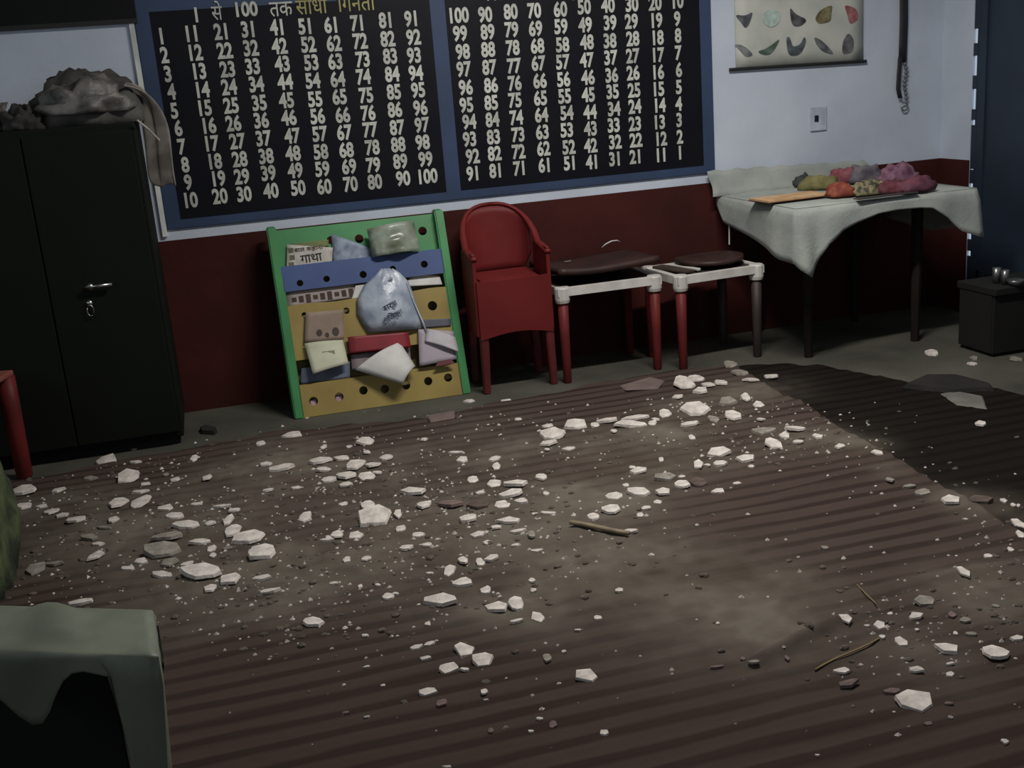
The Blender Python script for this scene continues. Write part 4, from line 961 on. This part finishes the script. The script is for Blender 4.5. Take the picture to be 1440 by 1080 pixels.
for ox, oy, sc_, lst in (VA, VB, VC, VD, VE, VF):
    for e in lst:
        px, py = ox+e[0]/sc_, oy+e[1]/sc_; wpx, hpx = e[2]/sc_, e[3]/sc_; mi = e[4] if len(e) > 4 else 0
        p = atz(px, py, .012); L_ = atz(px-wpx/2, py, .012); R_ = atz(px+wpx/2, py, .012); Tn = atz(px, py-hpx/2, .012); Bn = atz(px, py+hpx/2, .012)
        wd = (R_-L_).length; th = min(.012, .08*wd+.003)
        dpm = max((Tn-Bn).length-th*2.0, wd*.35); dpm = min(dpm*1.12, wd*2.0); wd *= 1.08
        if wd < .012: continue
        o, rz = shard(p.x, p.y, wd, dpm, th, mi, cnt*13+5)
        z = surf(p.x, p.y)
        o.location = (p.x, p.y, z-.0005); o.rotation_euler = (0, 0, rz+math.atan2(R_.y-L_.y, R_.x-L_.x)*.6)
        lab = None
        for kx, l_ in SPECIAL.items():
            if kx not in used_special and abs(kx[0]-px) < 3.2 and abs(kx[1]-py) < 3.2: lab = l_; used_special.add(kx); break
        if lab: tag(o, lab, 'rubble')
        else:
            for zi, ((a, b, c, d), l_, g_) in enumerate(ZONES):
                if a <= px < c and b <= py < d: placed.append((zi, py, px, wpx, mi, o)); break
        cnt += 1
ORD = ['first', 'second', 'third', 'fourth', 'fifth', 'sixth', 'seventh', 'eighth', 'ninth', 'tenth']
ZN = ['cabinet front', 'rack front cluster', 'far left rubble', 'left rubble', 'centre rubble', 'trail before low tables', 'pile by small table', 'rubble behind stick', 'mat join trail', 'bench side cement', 'right edge rubble', 'lower right rubble', 'near centre rubble', 'lower left ribs', 'broken slab surroundings', 'stray lower right chips']
KIND = ['white', 'grey', 'pinkish', 'brown']
for zi in range(len(ZONES)):
    L_ = sorted([t for t in placed if t[0] == zi], key=lambda t: t[1]); nrow = max(1, round(len(L_)/6)); per_ = -(-len(L_)//nrow) if L_ else 1
    for r_ in range(nrow):
        row = sorted(L_[r_*per_:(r_+1)*per_], key=lambda t: t[2])
        for q, t in enumerate(row):
            sz = 'tiny' if t[3] < 14 else 'small' if t[3] < 24 else 'wide'
            rw = 'only row' if nrow == 1 else ORD[r_]+' row from back'
            tag(t[5], '%s %s plaster chip, %s from left, %s, %s' % (sz, KIND[t[4]], ORD[q], rw, ZN[zi]), 'rubble', ZONES[zi][2])
print('chips', cnt, 'unused', set(SPECIAL)-used_special)
# crumbs: too many and too small to count
vs_, fs = [], []
CL = [((150, 700), 130, 45, 260), ((330, 780), 130, 60, 420), ((490, 680), 90, 40, 260), ((650, 700), 130, 45, 380), ((700, 770), 110, 40, 240), ((430, 850), 120, 45, 260), ((900, 640), 110, 35, 120), ((1010, 560), 80, 30, 320), ((1130, 620), 60, 20, 150), ((1250, 660), 60, 30, 60), ((900, 800), 200, 60, 70), ((1290, 880), 90, 50, 200), ((1400, 780), 40, 60, 90), ((700, 950), 250, 70, 60), ((1150, 950), 200, 80, 45), ((650, 600), 90, 20, 90), ((250, 640), 100, 20, 120), ((60, 780), 50, 60, 120)]
for (cx_, cy_), sx_, sy_, n in CL:
    for _ in range(int(n*.55)):
        px, py = R.gauss(cx_, sx_), R.gauss(cy_, sy_)
        if py < 560 or not -40 < px < 1480 or py > 1100: continue
        p = atz(px, py, .01)
        if p.y > 5.3 or (p.x < -.22 and p.y > 4.95): continue
        s_ = abs(R.gauss(.0035, .0025))+.0018; z = surf(p.x, p.y); a0 = R.uniform(0, 6.3); b = len(vs_); k_ = R.choice((3, 4, 5))
        for q in range(k_):
            a = a0+2*math.pi*q/k_+R.uniform(-.3, .3); vs_.append((p.x+math.cos(a)*s_, p.y+math.sin(a)*s_*R.uniform(.6, 1), z-.0005))
        vs_.append((p.x, p.y, z+s_*R.uniform(.5, 1)))
        for q in range(k_): fs.append((b+q, b+(q+1) % k_, b+k_))
        fs.append(tuple(range(b+k_-1, b-1, -1)))
def crumbs(name, v, f, m_, lb):
    me = bpy.data.meshes.new(name); me.from_pydata(v, [], f); o = link_mesh(name, me, m_); tag(o, lb, 'rubble'); o['kind'] = 'stuff'
cv, cf = [], []
for (cx_, cy_), sx_, sy_, n in CL:
    for _ in range(int(n*.28)):
        px, py = R.gauss(cx_, sx_), R.gauss(cy_, sy_)
        if py < 575 or not -40 < px < 1480 or py > 1000: continue
        p = atz(px, py, .01)
        if p.y > 5.0 or (p.x < -.22 and p.y > 4.9): continue
        s_ = R.uniform(.005, .016); z = surf(p.x, p.y); a0 = R.uniform(0, 6.3); b = len(cv); k_ = 6
        for ring, (q_, h_) in enumerate(((1, -.002), (.8, .35), (.35, .55))):
            for q in range(k_):
                a = a0+2*math.pi*q/k_; w_ = R.uniform(.8, 1.15)*q_; cv.append((p.x+math.cos(a)*s_*w_, p.y+math.sin(a)*s_*w_*.8, z-.001+s_*h_*R.uniform(.8, 1.1)))
        for ring in range(2):
            for q in range(k_): cf.append((b+ring*k_+q, b+ring*k_+(q+1) % k_, b+(ring+1)*k_+(q+1) % k_, b+(ring+1)*k_+q))
        cf.append(tuple(range(b+2*k_, b+3*k_)))
crumbs('mortar_clods', cv, cf, mat('mortar_clod', (108, 98, 86), .95, (72, 64, 56), 40, .4, 90), 'dull grey brown mortar clods mixed into the dust on the mats')
me = bpy.data.meshes.new('plaster_crumbs'); me.from_pydata(vs_, [], fs); o = link_mesh('plaster_crumbs', me, PLM[0]); tag(o, 'fine plaster crumbs and grit scattered over the mats', 'rubble'); o['kind'] = 'stuff'
